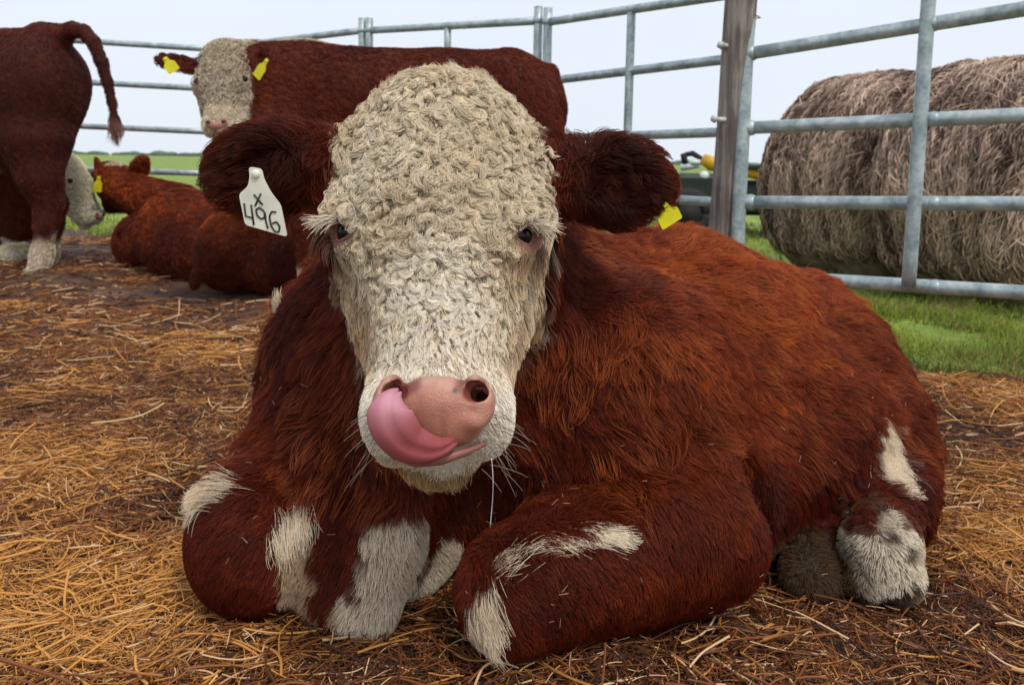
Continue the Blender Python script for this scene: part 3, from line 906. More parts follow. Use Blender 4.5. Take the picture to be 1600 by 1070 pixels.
        return b, t, ax, nn, c, L
    E1 = ear(502, 246, 332, 276, .985, .056, 0)
    E2 = ear(872, 283, 1044, 284, .985, .052, 0)
    holes = []
    for x0, sgn in ((752, 1), (608, -1)):                                  # nostril passages
        a_ = at(x0, 612, .728); holes.append((a_, a_ + np.array([-sgn * .002, .060, -.026])))
        S.cone(a_, a_ + [-sgn * .002, .060, -.026], .0070, .0080, .004, sub=True)
    S.done()

    # pigment
    wl = [(S.hit(470, 815, .9, 1.4), (.015, .05, .030), 1), (S.hit(622, 900, .9, 1.4), (.050, .07, .075), 2), (S.hit(560, 985, .85, 1.3), (.05, .05, .035), 3),
          (S.hit(690, 930, .9, 1.4), (.055, .08, .07), 4), (S.hit(482, 970, .9, 1.3), (.03, .04, .028), 5), (S.hit(468, 880, .9, 1.4), (.022, .05, .065), 15),
          (S.hit(754, 985, .85, 1.2), (.016, .05, .040), 6), (S.hit(1388, 725, .9, 1.5), (.030, .05, .060), 8),
          (hoof + [0, -.01, -.012], (.062, .06, .062), 9), (S.hit(326, 768, .9, 1.4), (.022, .04, .015), 10), (h2, (.04, .05, .05), 14)]
    def inside(P):
        d = 9.0
        for a_, b_ in holes:
            t = np.clip((P - a_) @ (b_ - a_) / ((b_ - a_) @ (b_ - a_)), 0, 1)
            d = np.minimum(d, np.linalg.norm(P - a_ - t[:, None] * (b_ - a_), axis=1))
        return sstep(.0165, .0135, d)
    def earness(P):
        d = 0
        for E in (E1, E2):
            q = P - E[4]
            d = np.maximum(d, sstep(1.25, .95, np.linalg.norm(np.stack([(q @ E[2]) / (E[5] * .62), (q @ E[3]) / .06, (q @ np.cross(E[2], E[3])) / .07], -1), axis=-1)))
        return d
    def white(P):
        l = H.loc(P)
        n = .02 * fbm(P, 30, 3, 2)
        hd = sstep(.128, .112, np.abs(l[:, 0]) + n) * sstep(-.205, -.165, l[:, 2] + n - .12 * np.clip(l[:, 1] - .25, 0, 1)) * (l[:, 1] < .6)
        hd = hd * (1 - earness(P))
        w = hd
        for c, r, s in wl: w = np.maximum(w, blob(P, c, r, s))
        return np.clip(w, 0, 1), hd
    def dirt(P):
        d = sstep(.09, .05, np.linalg.norm((P - hoof) / [1, 1, 1], axis=1)) * sstep(-.05, .35, fbm(P, 45, 91, 3) + .5 * sstep(.07, .02, P[:, 2]) - .12)
        d2 = sstep(.10, .04, np.linalg.norm(P - h2, axis=1)) * 1.0
        return np.clip(np.maximum(d, d2), 0, 1)
    def base_tint(P):
        w, hd = white(P)
        c = lam(np.broadcast_to(BROWN * .8, P.shape), np.broadcast_to(CREAM * .8, P.shape), w)
        l = H.loc(P)
        c = lam(c, np.broadcast_to(np.array([1.25, 1.12, .95]), c.shape), sstep(.335, .36, l[:, 1]) * hd)
        pink = 0 * hd
        c = lam(c, np.broadcast_to(np.array([.13, .028, .022]), c.shape), inside(P))
        for m, e in eyes: pink = np.maximum(pink, sstep(.028, .017, np.linalg.norm(P - e, axis=1)) * .9)
        c = lam(c, np.broadcast_to(np.array([.30, .13, .09]), P.shape), pink)
        return lam(c, np.broadcast_to(np.array([.07, .05, .035]), P.shape), dirt(P))
    body, V, Q = hide(S, 'calf', M_SKIN, base_tint, None, base, base)
    tag(body, 'red brown calf lying in front, curly white face, tongue licking up to its nose', 'calf')

    # lie of the coat
    back = norm(np.array([.85, .45, -.02])); down = np.array([0, 0, -1.0])
    leg_r = norm(np.array([-.23, -.11, -.05])); leg_l = norm(np.array([-.1, -.16, -.10]))
    def flow(P):
        l = H.loc(P)
        side = sstep(.42, .15, P[:, 2])[:, None]
        f = back * .75 + down * (.35 + .75 * side)
        fr = sstep(-.02, -.22, P[:, 0])[:, None]                          # chest: down and outward
        f = f * (1 - fr) + (down + np.array([-.45, -.1, 0])) * fr
        lr = (sstep(.19, .13, P[:, 2]) * sstep(1.12, 1.02, P[:, 1]) * sstep(.36, .28, P[:, 0]) * sstep(-.08, -.02, P[:, 0]))[:, None]
        f = f * (1 - lr) + (np.array([.35, -.1, -.75])) * lr
        nk = (sstep(1.10, .98, P[:, 1]) * sstep(.25, .35, P[:, 2]))[:, None]
        f = f * (1 - nk) + (down + np.array([0, .3, 0])) * nk
        f = f + .35 * vecnoise(P, 7, 15)
        for E in (E1, E2):
            q = P - E[4]
            wgt = sstep(.15, .09, np.linalg.norm(q, axis=1))[:, None] * sstep(.03, .0, np.abs(q @ E[3]) - .03)[:, None]
            rad = q - (q @ E[3])[:, None] * E[3]
            f = f * (1 - wgt) + (norm(rad) * .75 + E[2] * .65 + down * .15) * wgt
        return f
    n0 = int(560000 * HAIR)
    r = sample_quads(V, Q, n0, rng)
    w, hd = white(r)
    keep = (hd < .35) & facing(S, r) & (r[:, 2] > .004)
    r, w = r[keep], w[keep]
    ea = earness(r)
    nearhoof = np.minimum(np.linalg.norm(r - hoof, axis=1), np.linalg.norm(r - h2, axis=1))
    legs = sstep(.24, .17, r[:, 2]) * sstep(1.14, 1.06, r[:, 1]) * sstep(.42, .34, r[:, 0])
    L = (.031 + .010 * fbm(r, 8, 19)) * (1 - .45 * legs)
    L = np.where(w > .5, .015, L)
    L = np.where(ea > .4, .030, L)
    L = np.where(nearhoof < .085, .009, L)
    lift0 = (.5 + .25 * fbm(r, 11, 29)) * (1 - .4 * legs)
    P, ci = grow(S, r, L, flow, lift0, rng, 6, .38, 30, (int(len(r) * .018), .78 - .5 * np.maximum(legs, w > .5)), .0012, .25)
    wc, _ = white(r[ci])
    w = np.where(rng.random(len(r)) < .75, wc, w)
    c = brown_tint(r, ci, rng)
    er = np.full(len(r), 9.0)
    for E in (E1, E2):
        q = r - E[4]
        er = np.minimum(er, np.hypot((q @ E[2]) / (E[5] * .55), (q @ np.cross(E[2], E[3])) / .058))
    c = c * np.where(ea > .4, .34 + .75 * sstep(.55, 1.0, er), 1.0)[:, None]  # inner ear: dark hair plus shade, and a lit fringe, put into the colour
    # chest and lower coat painted darker as shaded, back painted orange as lit
    lit = sstep(.10, .46, r[:, 2] + .12 * fbm(r, 6, 27)) * sstep(.05, .3, r[:, 0]) * (ea < .4)
    c = c * (lam(np.broadcast_to(np.array([.72, .60, .62]), c.shape), np.broadcast_to(np.array([1.95, 2.3, 2.0]), c.shape), lit))
    ct = cream_tint(r, ci, rng)
    tan_leg = blob(r, S.hit(465, 900, .9, 1.4), (.06, .08, .10), 44) * .8  # white hair of the inner leg strip turned darker and tan
    ct = lam(ct, ct * np.array([.55, .40, .30]), tan_leg)
    ct = lam(ct, np.broadcast_to(np.array([.80, .70, .54]), ct.shape), sstep(.10, .07, np.linalg.norm(r - hoof, axis=1)))
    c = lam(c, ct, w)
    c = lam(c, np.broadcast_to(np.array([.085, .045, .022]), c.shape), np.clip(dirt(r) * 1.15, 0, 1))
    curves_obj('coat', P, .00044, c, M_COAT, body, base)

    # long loose guard hairs over the shaggy flank and shoulders
    r = sample_quads(V, Q, int(62000 * HAIR), rng)
    w, hd = white(r)
    r = r[(hd < .2) & (w < .3) & facing(S, r) & (earness(r) < .2) & ((r[:, 2] > .17) | (r[:, 1] > 1.12)) & (fbm(r, 14, 83, 2) > -.1) & (np.linalg.norm(r - hoof, axis=1) > .1)]
    P, ci = grow(S, r, .043, flow, .62, rng, 7, .6, 26, (int(len(r) * .06), .85), .0015, .3)
    gh = np.clip(.5 + .8 * fbm(r[ci], 10, 85) + rng.normal(0, .2, len(r)), 0, 1)
    gh = gh * (.35 + .65 * sstep(.10, .40, r[:, 2]) * sstep(-.1, .3, r[:, 0]))
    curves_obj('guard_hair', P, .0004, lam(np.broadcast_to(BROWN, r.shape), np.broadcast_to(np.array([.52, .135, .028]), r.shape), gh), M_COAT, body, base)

    # straight short hair of cheeks, muzzle, jaw
    r = sample_quads(V, Q, int(240000 * HAIR), rng)
    w, hd = white(r)
    l = H.loc(r)
    curly = sstep(.395, .335, l[:, 1] + .3 * np.abs(l[:, 0])) * sstep(-.115, -.085, l[:, 2] + .05 * (l[:, 1] < .1)) * sstep(.112, .1, np.abs(l[:, 0]))
    eyed = np.minimum(*[np.linalg.norm(r - e, axis=1) for m, e in eyes])
    nose_c = at(683, 640, .742)
    nq = (r - nose_c) / np.array([.047, .06, .030])
    nosed = np.linalg.norm(nq, axis=1)
    mouthq = np.linalg.norm((r - at(690, 702, .748)) / np.array([.050, .06, .007]), axis=1)
    keep = (hd >= .35) & (inside(r) < .1) & facing(S, r) & (eyed > .0165) & (nosed > 1.0) & (mouthq > 1) & True
    r, l, eyed, curly = r[keep], l[keep], eyed[keep], curly[keep]
    def fflow(P):
        q = H.loc(P)
        f = H.v * 1.0 + H.u * np.sign(q[:, :1]) * .35 * (np.abs(q[:, :1]) > .03) + down * .3
        mz = sstep(.36, .40, q[:, 1])[:, None]
        f = f * (1 - mz) + (H.u * q[:, :1] * 9 + down * .7) * mz
        return f + .45 * vecnoise(P, 30, 33)
    L = .0135 - .008 * sstep(.345, .385, l[:, 1]) * sstep(.46, .42, l[:, 1]) + .010 * sstep(-.10, -.15, l[:, 2])
    L = np.where(eyed < .026, .006, L)
    P, ci = grow(S, r, L, fflow, .42 - .22 * sstep(.35, .39, l[:, 1]), rng, 5, .40, 55, (int(len(r) * .03), .75), .0004)
    c = cream_tint(r, ci, rng)
    tan = (sstep(.045, .075, np.abs(l[:, 0])) * sstep(.17, .22, l[:, 1]) * sstep(.36, .28, l[:, 1]))
    c = lam(c, c * np.array([.74, .50, .33]), tan * .95 * np.clip(.45 + 1.2 * fbm(r, 16, 45), 0, 1))
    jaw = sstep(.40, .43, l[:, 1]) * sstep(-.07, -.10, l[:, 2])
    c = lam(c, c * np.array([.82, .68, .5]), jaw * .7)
    mzl = sstep(.355, .385, l[:, 1]) * (1 - jaw)
    c = lam(c, np.broadcast_to(np.array([.82, .77, .68]), c.shape), mzl * .7)
    curves_obj('face_hair', P, .00055, c, M_COAT, body, base)

    rm = sample_quads(V, Q, int(420000 * HAIR), rng)
    lm = H.loc(rm); _, hm = white(rm)
    rm = rm[(lm[:, 1] > .345) & (inside(rm) < .1) & (hm > .35) & facing(S, rm) & (np.linalg.norm((rm - nose_c) / np.array([.047, .06, .030]), axis=1) > 1) & (np.linalg.norm((rm - at(690, 702, .748)) / np.array([.050, .06, .006]), axis=1) > 1)]
    P, ci = grow(S, rm, .0085, fflow, .40, rng, 4, .35, 60, None, .0005)
    c = lam(cream_tint(rm, ci, rng), np.broadcast_to(np.array([.84, .77, .67]), rm.shape), np.full(len(rm), .75))
    lm = H.loc(rm)
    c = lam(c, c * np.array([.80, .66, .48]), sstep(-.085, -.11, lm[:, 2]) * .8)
    curves_obj('muzzle_hair', P, .0007, c, M_COAT, body, base)

    # the curls of forehead and nose bridge: each lock one spiral of many strands
    r = sample_quads(V, Q, 60000, rng)
    w, hd = white(r)
    l = H.loc(r)
    eyed = np.minimum(*[np.linalg.norm(r - e, axis=1) for m, e in eyes])
    ok = (hd > .5) & facing(S, r, .55) & (l[:, 1] + .25 * np.abs(l[:, 0]) < .372) & (l[:, 2] > -.135 + .05 * sstep(.1, .3, l[:, 1])) & (eyed > .020) & (np.abs(l[:, 0]) < .118 - .052 * sstep(.18, .25, l[:, 1]) + .010 * fbm(r, 40, 7)) & (l[:, 1] < .350 + .02 * fbm(r, 40, 8))
    r, l = r[ok], l[ok]
    cell, taken, sel = {}, 0, []
    for i in range(len(r)):                      # even spread
        g = .0076 if l[i, 1] < .24 else .0066
        key = tuple(np.floor(r[i] / g).astype(int))
        if key in cell: continue
        cell[key] = 1; sel.append(i)
    r, l = r[sel], l[sel]
    M = len(r); nS = int(62 * HAIR); K = 12
    n = S.normal(r)
    big = sstep(.34, .16, l[:, 1]) * .65 + .35
    low = sstep(.24, .33, l[:, 1])
    f = H.v * (.30 + 1.2 * low[:, None]) + 1.0 * vecnoise(r, 22, 61) + H.u * (np.sign(l[:, :1]) * .35) + rng.normal(0, .5, (M, 3)) * (1 - .4 * low[:, None])
    f = norm(f - (f * n).sum(1, keepdims=True) * n)
    g = np.cross(n, f)
    wave = rng.random(M) < .55 + .4 * low                                          # S shaped locks among ringlets
    sgn = np.where(rng.random(M) < .5, -1.0, 1.0)
    amp = rng.uniform(.8, 1.5, M) * (1 - .45 * low); per = rng.uniform(.7, 1.5, M); ph = rng.uniform(-.6, .9, M)
    sweep = rng.uniform(2.2, 6.0, M) * (1 - .35 * low)
    Ln = np.where(wave, rng.uniform(.014, .034, M), rng.uniform(.016, .040, M)) * (.55 + .45 * big)
    hgt = rng.uniform(.0015, .0085, M) * (.1 + .9 * big)
    LP = np.zeros((M, nS, K, 3))
    wide = rng.uniform(.0008, .0023, M)[:, None] * (.3 + .7 * big[:, None])
    sp = rng.normal(0, 1, (M, nS, 2)) * wide[..., None]
    lj = rng.normal(1, .10, (M, nS)); aj = rng.normal(1, .08, (M, nS)); pj = rng.normal(0, .10, (M, nS)); hj = np.clip(1.15 - .42 * (sp[..., 1] / wide) ** 2, -.2, 1.15) * rng.uniform(.75, 1.1, (M, nS))
    stray = rng.random((M, nS)) < .10
    x = np.zeros((M, nS)); y = np.zeros((M, nS)); frz = rng.normal(0, 1, (M, nS, 2)) * .0004
    for k in range(K):
        t = k / (K - 1)
        th = np.where(wave[:, None], amp[:, None] * aj * np.sin(2 * np.pi * (per[:, None] * t) + ph[:, None] + pj), sweep[:, None] * aj * (t - .15) + pj) * sgn[:, None]
        th = th + np.where(stray, rng.normal(0, .5, (M, nS)), 0)
        stp = (Ln[:, None] * lj / (K - 1)) * (1.15 - .4 * t)
        if k: x = x + np.cos(th) * stp; y = y + np.sin(th) * stp
        tight = 1 - .35 * t + .5 * max(0, t - .75)
        q = r[:, None] + f[:, None] * (x + sp[..., 0] * tight + frz[..., 0] * math.sin(7 * t))[..., None] + g[:, None] * (y + sp[..., 1] * tight + frz[..., 1] * math.cos(6 * t))[..., None]
        hh = (.001 + hgt[:, None] * (hj + stray * .35) * (math.sin(math.pi * min(1, .12 + t * .80)) ** .8)) if k else np.full((M, nS), -.001)
        q = q.reshape(-1, 3)
        q = q + S.normal(q) * (hh.reshape(-1) - S.dist(q))[:, None]
        LP[:, :, k] = q.reshape(M, nS, 3)
    LP = LP.reshape(-1, K, 3)
    clear = np.ones(len(LP), dtype=bool)
    for (m, e), (nE, hx, vz) in zip(eyes, eye_fr):
        clear &= np.linalg.norm(LP - (e + nE * .006 - vz * .006), axis=-1).min(1) > .0235
    clear &= inside(LP.reshape(-1, 3)).reshape(LP.shape[:2]).max(1) < .1
    ci = np.repeat(np.arange(M) * nS, nS)
    root = LP[:, 0]
    c = cream_tint(root, ci, rng)
    rl = np.repeat(l, nS, 0)
    warm = np.clip(.35 + .8 * fbm(root[ci], 12, 81) + rng.normal(0, .1, len(root)), 0, 1) * .26
    c = lam(c, c * np.array([.80, .66, .50]), warm)
    c = lam(c, np.broadcast_to(np.array([.84, .77, .67]), c.shape), .6 * sstep(.20, .28, rl[:, 1]) * sstep(.07, .03, np.abs(rl[:, 0])))
    curves_obj('forehead_curls', LP[clear], .00044, c[clear], M_COAT, body, base, (1, .45))

    # tufts: longer hair at places the photo shows it
    PT, CT = [], []
    def tuft(px, py, Y0, Y1, n, spread, L, d, lift, white_hair=True, col=None):
        c = S.hit(px, py, Y0, Y1)
        q = c + rng.normal(0, 1, (n, 3)) * spread
        q = q - S.normal(q) * S.dist(q)[:, None]
        dd = np.asarray(d, dtype=float)
        P, ci = grow(S, q, L, lambda p: np.broadcast_to(dd, p.shape) + .3 * vecnoise(p, 25, 9), lift, rng, 6, .3, 40, (max(2, n // 16), .55), .001, .15)
        PT.append(P); CT.append(cream_tint(q, ci, rng) if col is None else np.broadcast_to(col, (n, 3)) * rng.uniform(.7, 1.2, (n, 1)))
    tuft(342, 770, .9, 1.4, 1100, (.013, .008, .008), .046, (-1, -.1, .40), .5)
    tuft(474, 800, .9, 1.4, 380, (.008, .008, .010), .036, (.25, -.1, -1), .4)
    tuft(438, 820, .9, 1.4, 220, (.006, .008, .012), .038, (.1, -.1, -1), .5)
    tuft(876, 842, .85, 1.3, 70, (.014, .003, .003), .034, (1, 0, .12), .22)
    tuft(928, 832, .85, 1.3, 380, (.011, .004, .004), .034, (1, 0, -.05), .22)
    tuft(826, 862, .85, 1.3, 60, (.016, .004, .004), .034, (.9, 0, .4), .25)
    tuft(780, 890, .85, 1.3, 60, (.010, .004, .010), .034, (.5, 0, .7), .25)
    tuft(757, 950, .85, 1.2, 800, (.007, .006, .016), .044, (.45, -.1, -1), .35)
    tuft(1385, 690, .9, 1.5, 1200, (.014, .012, .018), .034, (-.05, -.1, -1), .3)
    tuft(435, 486, 1.0, 1.5, 160, (.005, .01, .006), .03, (-.1, 0, 1), .7)
    tuft(676, 752, .70, .95, 1300, (.020, .012, .008), .028, (0, .1, -1), .3, col=CREAM * np.array([.85, .72, .55]))
    tuft(620, 720, .70, .95, 500, (.012, .012, .008), .018, (-.1, 0, -1), .3)
    for tx, ty in ((640, 112), (668, 104), (720, 106), (760, 122), (600, 135)):
        tuft(tx, ty, .85, 1.15, 170, (.010, .012, .005), .020, (.3 * math.sin(tx), -.3, 1), .9)
    # long white lashes
    for m, e in eyes:
        n = 120
        t = np.linspace(0, 1, 6)
        q = e + np.stack([m * rng.uniform(-.004, .013, n), rng.normal(-.006, .003, n), .015 + rng.normal(0, .002, n)], -1)
        d = norm(np.stack([m * rng.uniform(.6, 1.2, n), rng.uniform(-.7, 0, n), rng.normal(-.02, .2, n)], -1))
        Lh = rng.uniform(.007, .032, n)
        P = q[:, None] + d[:, None] * (Lh[:, None] * t)[..., None]
        P[:, :, 2] += (-.008 * t * t)[None] * rng.uniform(-.3, 1.6, n)[:, None]
        PT.append(P); CT.append(np.broadcast_to(WHITE, (n, 3)) * rng.uniform(.8, 1.1, (n, 1)))
    # whiskers
    n = 34
    th = rng.choice([-1, 1], n)
    q = np.array([at(680 + 95 * s + rng.normal(0, 8), rng.uniform(640, 735), .765) for s in th])
    d = norm(np.stack([th * rng.uniform(.3, 1, n), rng.uniform(-.4, .2, n), rng.uniform(-.9, .1, n)], -1))
    t = np.linspace(0, 1, 6)
    P = q[:, None] + d[:, None] * (rng.uniform(.015, .04, n)[:, None] * t)[..., None]
    P[:, :, 2] -= .008 * t[None] ** 2
    PT.append(P); CT.append(np.broadcast_to(np.array([.30, .22, .18]), (n, 3)))
    q = sample_quads(V, Q, 5000, rng)
    wq, hq = white(q)
    q = q[(q[:, 2] < .30) & (hq < .1) & facing(S, q, -.2)][:110]
    n = S.normal(q); d = norm(np.cross(n, rng.normal(0, 1, q.shape)))
    P = (q + n * .012)[:, None] + d[:, None] * (rng.uniform(.003, .014, len(q))[:, None] * np.linspace(-.5, .5, 6))[..., None]
    PT.append(P); CT.append(np.broadcast_to(np.array([.55, .36, .17]), q.shape) * rng.uniform(.5, 1.2, (len(q), 1)))
    curves_obj('hair_tufts', np.concatenate(PT), .00045, np.concatenate(CT), M_COAT, body, base)

    # eyes with lids
    for (m, e), (nE, hx, vz) in zip(eyes, eye_fr):
        eo = MB().ball(e - nE * .0170, .0168, 24, 16).build('eye', M_EYE, body, base)
        ring = []
        for a in np.linspace(0, 2 * np.pi, 41):
            x, z = math.cos(a), math.sin(a)
            ring.append(e + hx * .0142 * x + vz * (.0108 * z * (1 - .25 * abs(x))) - nE * (.0015 + .0050 * x * x))
        MB().tube(ring, .0020, 8, False).build('eyelid', M_LID, eo, base)

    # nose pad
    N = Flesh(nose_c - [.085, .05, .07], nose_c + [.085, .06, .075], .0017)
    tilt = np.array(Matrix.Rotation(-.22, 3, 'X'))
    N.ell(at(684, 632, .762), (.043, .025, .028), tilt, .010)
    N.ell(at(694, 664, .762), (.038, .024, .022), tilt, .012)
    for m, x in ((1, 745), (-1, 610)):
        N.ell(at(x + m * 4, 622, .760), (.014, .020, .024), np.array(Matrix.Rotation(-m * .35, 3, 'Y')), .007)
        a, b_ = at(x + m * 4, 610, .735), at(x - m * 28, 640, .729)
        N.cone(a, b_, .0088, .0060, .004, sub=True)
        N.cone(a, a + [m * -.002, .060, -.026], .0090, .0085, .003, sub=True)
        N.cone((a + b_) / 2, (a + b_) / 2 + [m * .004, .022, .004], .0085, .009, .003, sub=True)
        N.ell(at(x - m * 4, 655, .750), (.010, .013, .009), None, .012)
    N.cone(at(690, 645, .732), at(690, 690, .736), .0016, .0025, .006, sub=True)
    N.done()
    def nose_tint(Pn):
        l = Pn - nose_c
        c = np.broadcast_to(np.array([.40, .160, .110]), Pn.shape)
        c = lam(c, np.broadcast_to(np.array([.56, .34, .265]), Pn.shape), sstep(.014, .032, l[:, 2] + .006 * fbm(Pn, 60, 5)))
        c = lam(c, np.broadcast_to(np.array([.56, .28, .21]), Pn.shape), .6 * sstep(.024, .05, np.abs(l[:, 0])))
        inn = sstep(.001, .008, Pn[:, 1] - nose_c[1]) * sstep(.012, .022, np.abs(l[:, 0])) * sstep(.048, .044, np.abs(l[:, 0])) * sstep(.020, .012, np.abs(l[:, 2] - .012))
        c = lam(c, np.broadcast_to(np.array([.16, .030, .024]), Pn.shape), inn * .8)
        c = lam(c, np.broadcast_to(np.array([.10, .06, .05]), Pn.shape), sstep(.0030, .0018, np.linalg.norm((Pn - at(710, 616, .735))[:, [0, 2]], axis=1)))
        return c * (1 + .18 * fbm(Pn, 120, 6, 2))[:, None]
    hide(N, 'nose', M_NOSE, nose_tint, body, base)

    # tongue curling out of the mouth up to the image-left nostril
    key = [(712, 688, .746, .005), (690, 699, .728, .010), (664, 702, .712, .016), (636, 692, .703, .0195), (617, 671, .698, .0215), (608, 648, .699, .0208), (609, 632, .705, .0170), (615, 620, .717, .010), (622, 612, .728, .005)]
    kp = np.array([at(a, b_, c) for a, b_, c, d in key]); kw = np.array([k[3] for k in key])
    s = np.linspace(0, len(key) - 1, 60)
    def cr(A):
        i = np.clip(s.astype(int), 0, len(A) - 2); f = (s - i)
        g = lambda k: A[np.clip(i + k, 0, len(A) - 1)]
        f = f[:, None] if A.ndim > 1 else f
        return .5 * (2 * g(0) + (g(1) - g(-1)) * f + (2 * g(-1) - 5 * g(0) + 4 * g(1) - g(2)) * f ** 2 + (3 * g(0) - g(-1) - 3 * g(1) + g(2)) * f ** 3)
    C, Wd = cr(kp), cr(kw)
    T = norm(np.gradient(C, axis=0))
    Vt, Ft, n = [], [], 28
    for i in range(60):
        nn = norm(np.array([0, -1, .1]) - (np.array([0, -1, .1]) @ T[i]) * T[i]); sd = np.cross(T[i], nn)
        for j in range(n):
            a = 2 * np.pi * j / n
            x, z = math.cos(a), math.sin(a)
            th = .0085 * min(1, Wd[i] / .012)
            groove = -.0034 * math.exp(-(x / .2) ** 2) * (z > 0)
            curl = -.0025 * x * x * (Wd[i] / .026)
            Vt.append(C[i] + sd * x * Wd[i] + nn * (z * th * (1 - .35 * x * x) + groove + curl))
    for i in range(59):
        for j in range(n):
            k = (j + 1) % n
            Ft.append((i * n + j, i * n + k, (i + 1) * n + k, (i + 1) * n + j))
    Ft += [tuple(range(n - 1, -1, -1)), tuple(59 * n + j for j in range(n))]
    Vt = np.array(Vt)
    tt = np.repeat(np.linspace(0, 1, 60), n)
    xx = np.tile(np.cos(2 * np.pi * np.arange(n) / n), 60)
    tc = lam(np.broadcast_to(np.array([.34, .075, .080]), Vt.shape), np.broadcast_to(np.array([.56, .25, .31]), Vt.shape), sstep(.35, .8, tt) * (1 - .5 * np.abs(xx)))
    link('tongue', mesh_data('tongue', Vt - base, Ft, M_TONGUE, tc), body)
    # lower lip
    lip = [at(x, y, Y) for x, y, Y in ((598, 692, .768), (616, 710, .754), (650, 722, .745), (690, 718, .743), (728, 705, .750), (758, 693, .768))]
    MB().tube(lip, [.003, .0045, .0050, .0050, .0040, .0025], 10).build('lower_lip', M_LID, body, base)
    MB().tube([at(768 + 2.5 * math.sin(t * 4), 715 + 108 * t, .75) for t in np.linspace(0, 1, 14)], [.00028 + .00008 * math.sin(t * 9) for t in np.linspace(0, 1, 14)], 6).build('saliva_thread', M_DROOL, body, base)

    # white numbered tag hanging on the front of the image-left ear
    Yt = .925
    k = Yt / 1250.0
    org = at(408, 318, Yt)
    Mx = np.array(Matrix.Rotation(.20, 3, 'Y') @ Matrix.Rotation(.06, 3, 'X'))
    def tp(px, py):      # photograph pixel -> own plane of the plate, upright
        d = np.array([(px - 408) * k, 0, (318 - py) * k])
        return tuple((np.array(Matrix.Rotation(-.20, 3, 'Y')) @ d)[[0, 2]])
    outline = rounded([tp(*q) for q in ((391, 261), (411, 264), (414, 280), (424, 300), (439, 320), (448, 370), (382, 352), (374, 304), (389, 291), (392, 276))], .004)[::-1]
    Vg, Fg = flat_tag(outline, .0024, Mx, org)
    tagm = MB().add(Vg, Fg).ball(org + Mx @ np.array([tp(402, 272)[0], -.002, tp(402, 272)[1]]), (.005, .003, .005), 14, 8)
    to = tagm.build('ear_tag', M_WTAG, body, base, False)
    to['label'] = 'white ear tag with handwritten X 496'
    strokes = [[(398, 304), (411, 320)], [(409, 302), (399, 322)],
               [(382, 318), (384, 338), (395, 341)], [(393, 320), (396, 352)],
               [(413, 330), (406, 324), (400, 328), (402, 337), (408, 342), (413, 340), (414, 330), (415, 344), (418, 357)],
               [(432, 331), (425, 330), (421, 338), (423, 352), (429, 362), (435, 362), (437, 354), (432, 346), (425, 349)]]
    ink = MB()
    for st in strokes:
        pts = [np.array([tp(*q)[0], -.0016, tp(*q)[1]]) for q in st]
        if len(pts) > 4:
            A = np.array(pts); ss = np.linspace(0, len(A) - 1, len(A) * 4)
            pts = [np.array([np.interp(x, range(len(A)), A[:, j]) for j in range(3)]) for x in ss]
        ink.tube([Mx @ p + org for p in pts], .0011, 6)
    ink.build('marking', M_INK, to, base)
    yellow_tag(body, base, at(1043, 334, .985), -.55, .030, .030, .2, 'yellow ear tag')
    return S
main_calf()

# ------------------------------------------------------------------ the other cattle
def short_coat(S, V, Q, body, base, n, white, flow, rng, L=.016, rad=.0011, bright=1.0, curls=None, extra=None, H=None):
    r = sample_quads(V, Q, int(n * HAIR), rng)
    if H is not None:
        for m in (-1, 1): r = r[np.linalg.norm(r - H.p(m * .100, .183, -.026), axis=1) > .022 * H.sc]
    r = r[facing(S, r, .5) & (r[:, 2] > .01)]
    w = white(r)
    P, ci = grow(S, r, L(r) if callable(L) else L, flow, .5, rng, 5, .22, 22, (int(len(r) * .05), .6), .0012, .2)
    c = lam(brown_tint(r, ci, rng, bright), cream_tint(r, ci, rng), w)
    if extra is not None: c = extra(r, c)
    curves_obj('coat', P, rad, c, M_COAT, body, base)
    if curls is not None:
        r = sample_quads(V, Q, int(60000 * HAIR), rng)
        r = r[facing(S, r, .4) & (curls(r) > .5)]
        if H is not None:
            for m in (-1, 1): r = r[np.linalg.norm(r - H.p(m * .100, .183, -.026), axis=1) > .028 * H.sc]
        r = r[:int(9000 * HAIR)]
        n = S.normal(r); f = norm(vecnoise(r, 28, 3) + rng.normal(0, .3, r.shape)); f = norm(f - (f * n).sum(1, keepdims=True) * n); g = np.cross(n, f)
        K = 7; P = np.zeros((len(r), K, 3)); sw = np.sign(vnoise(r, 60, 5)) * rng.uniform(2, 5, len(r)); rr = rng.uniform(.006, .012, len(r))
        for k in range(K):
            t = k / (K - 1)
            P[:, k] = r + f * (np.sin(np.abs(sw) * t) * rr)[:, None] + g * ((1 - np.cos(sw * t)) * rr * np.sign(sw))[:, None] + n * (.002 + .010 * math.sin(3 * t + .2))
        curves_obj('forehead_curls', P, rad * 1.2, cream_tint(r, np.arange(len(r)), rng) * rng.uniform(.55, 1.05, (len(r), 1)), M_COAT, body, base)
def tint_of(white, extra=None):
    def f(P):
        c = lam(np.broadcast_to(BROWN * .8, P.shape), np.broadcast_to(CREAM * .8, P.shape), white(P))
        return c if extra is None else extra(P, c)
    return f
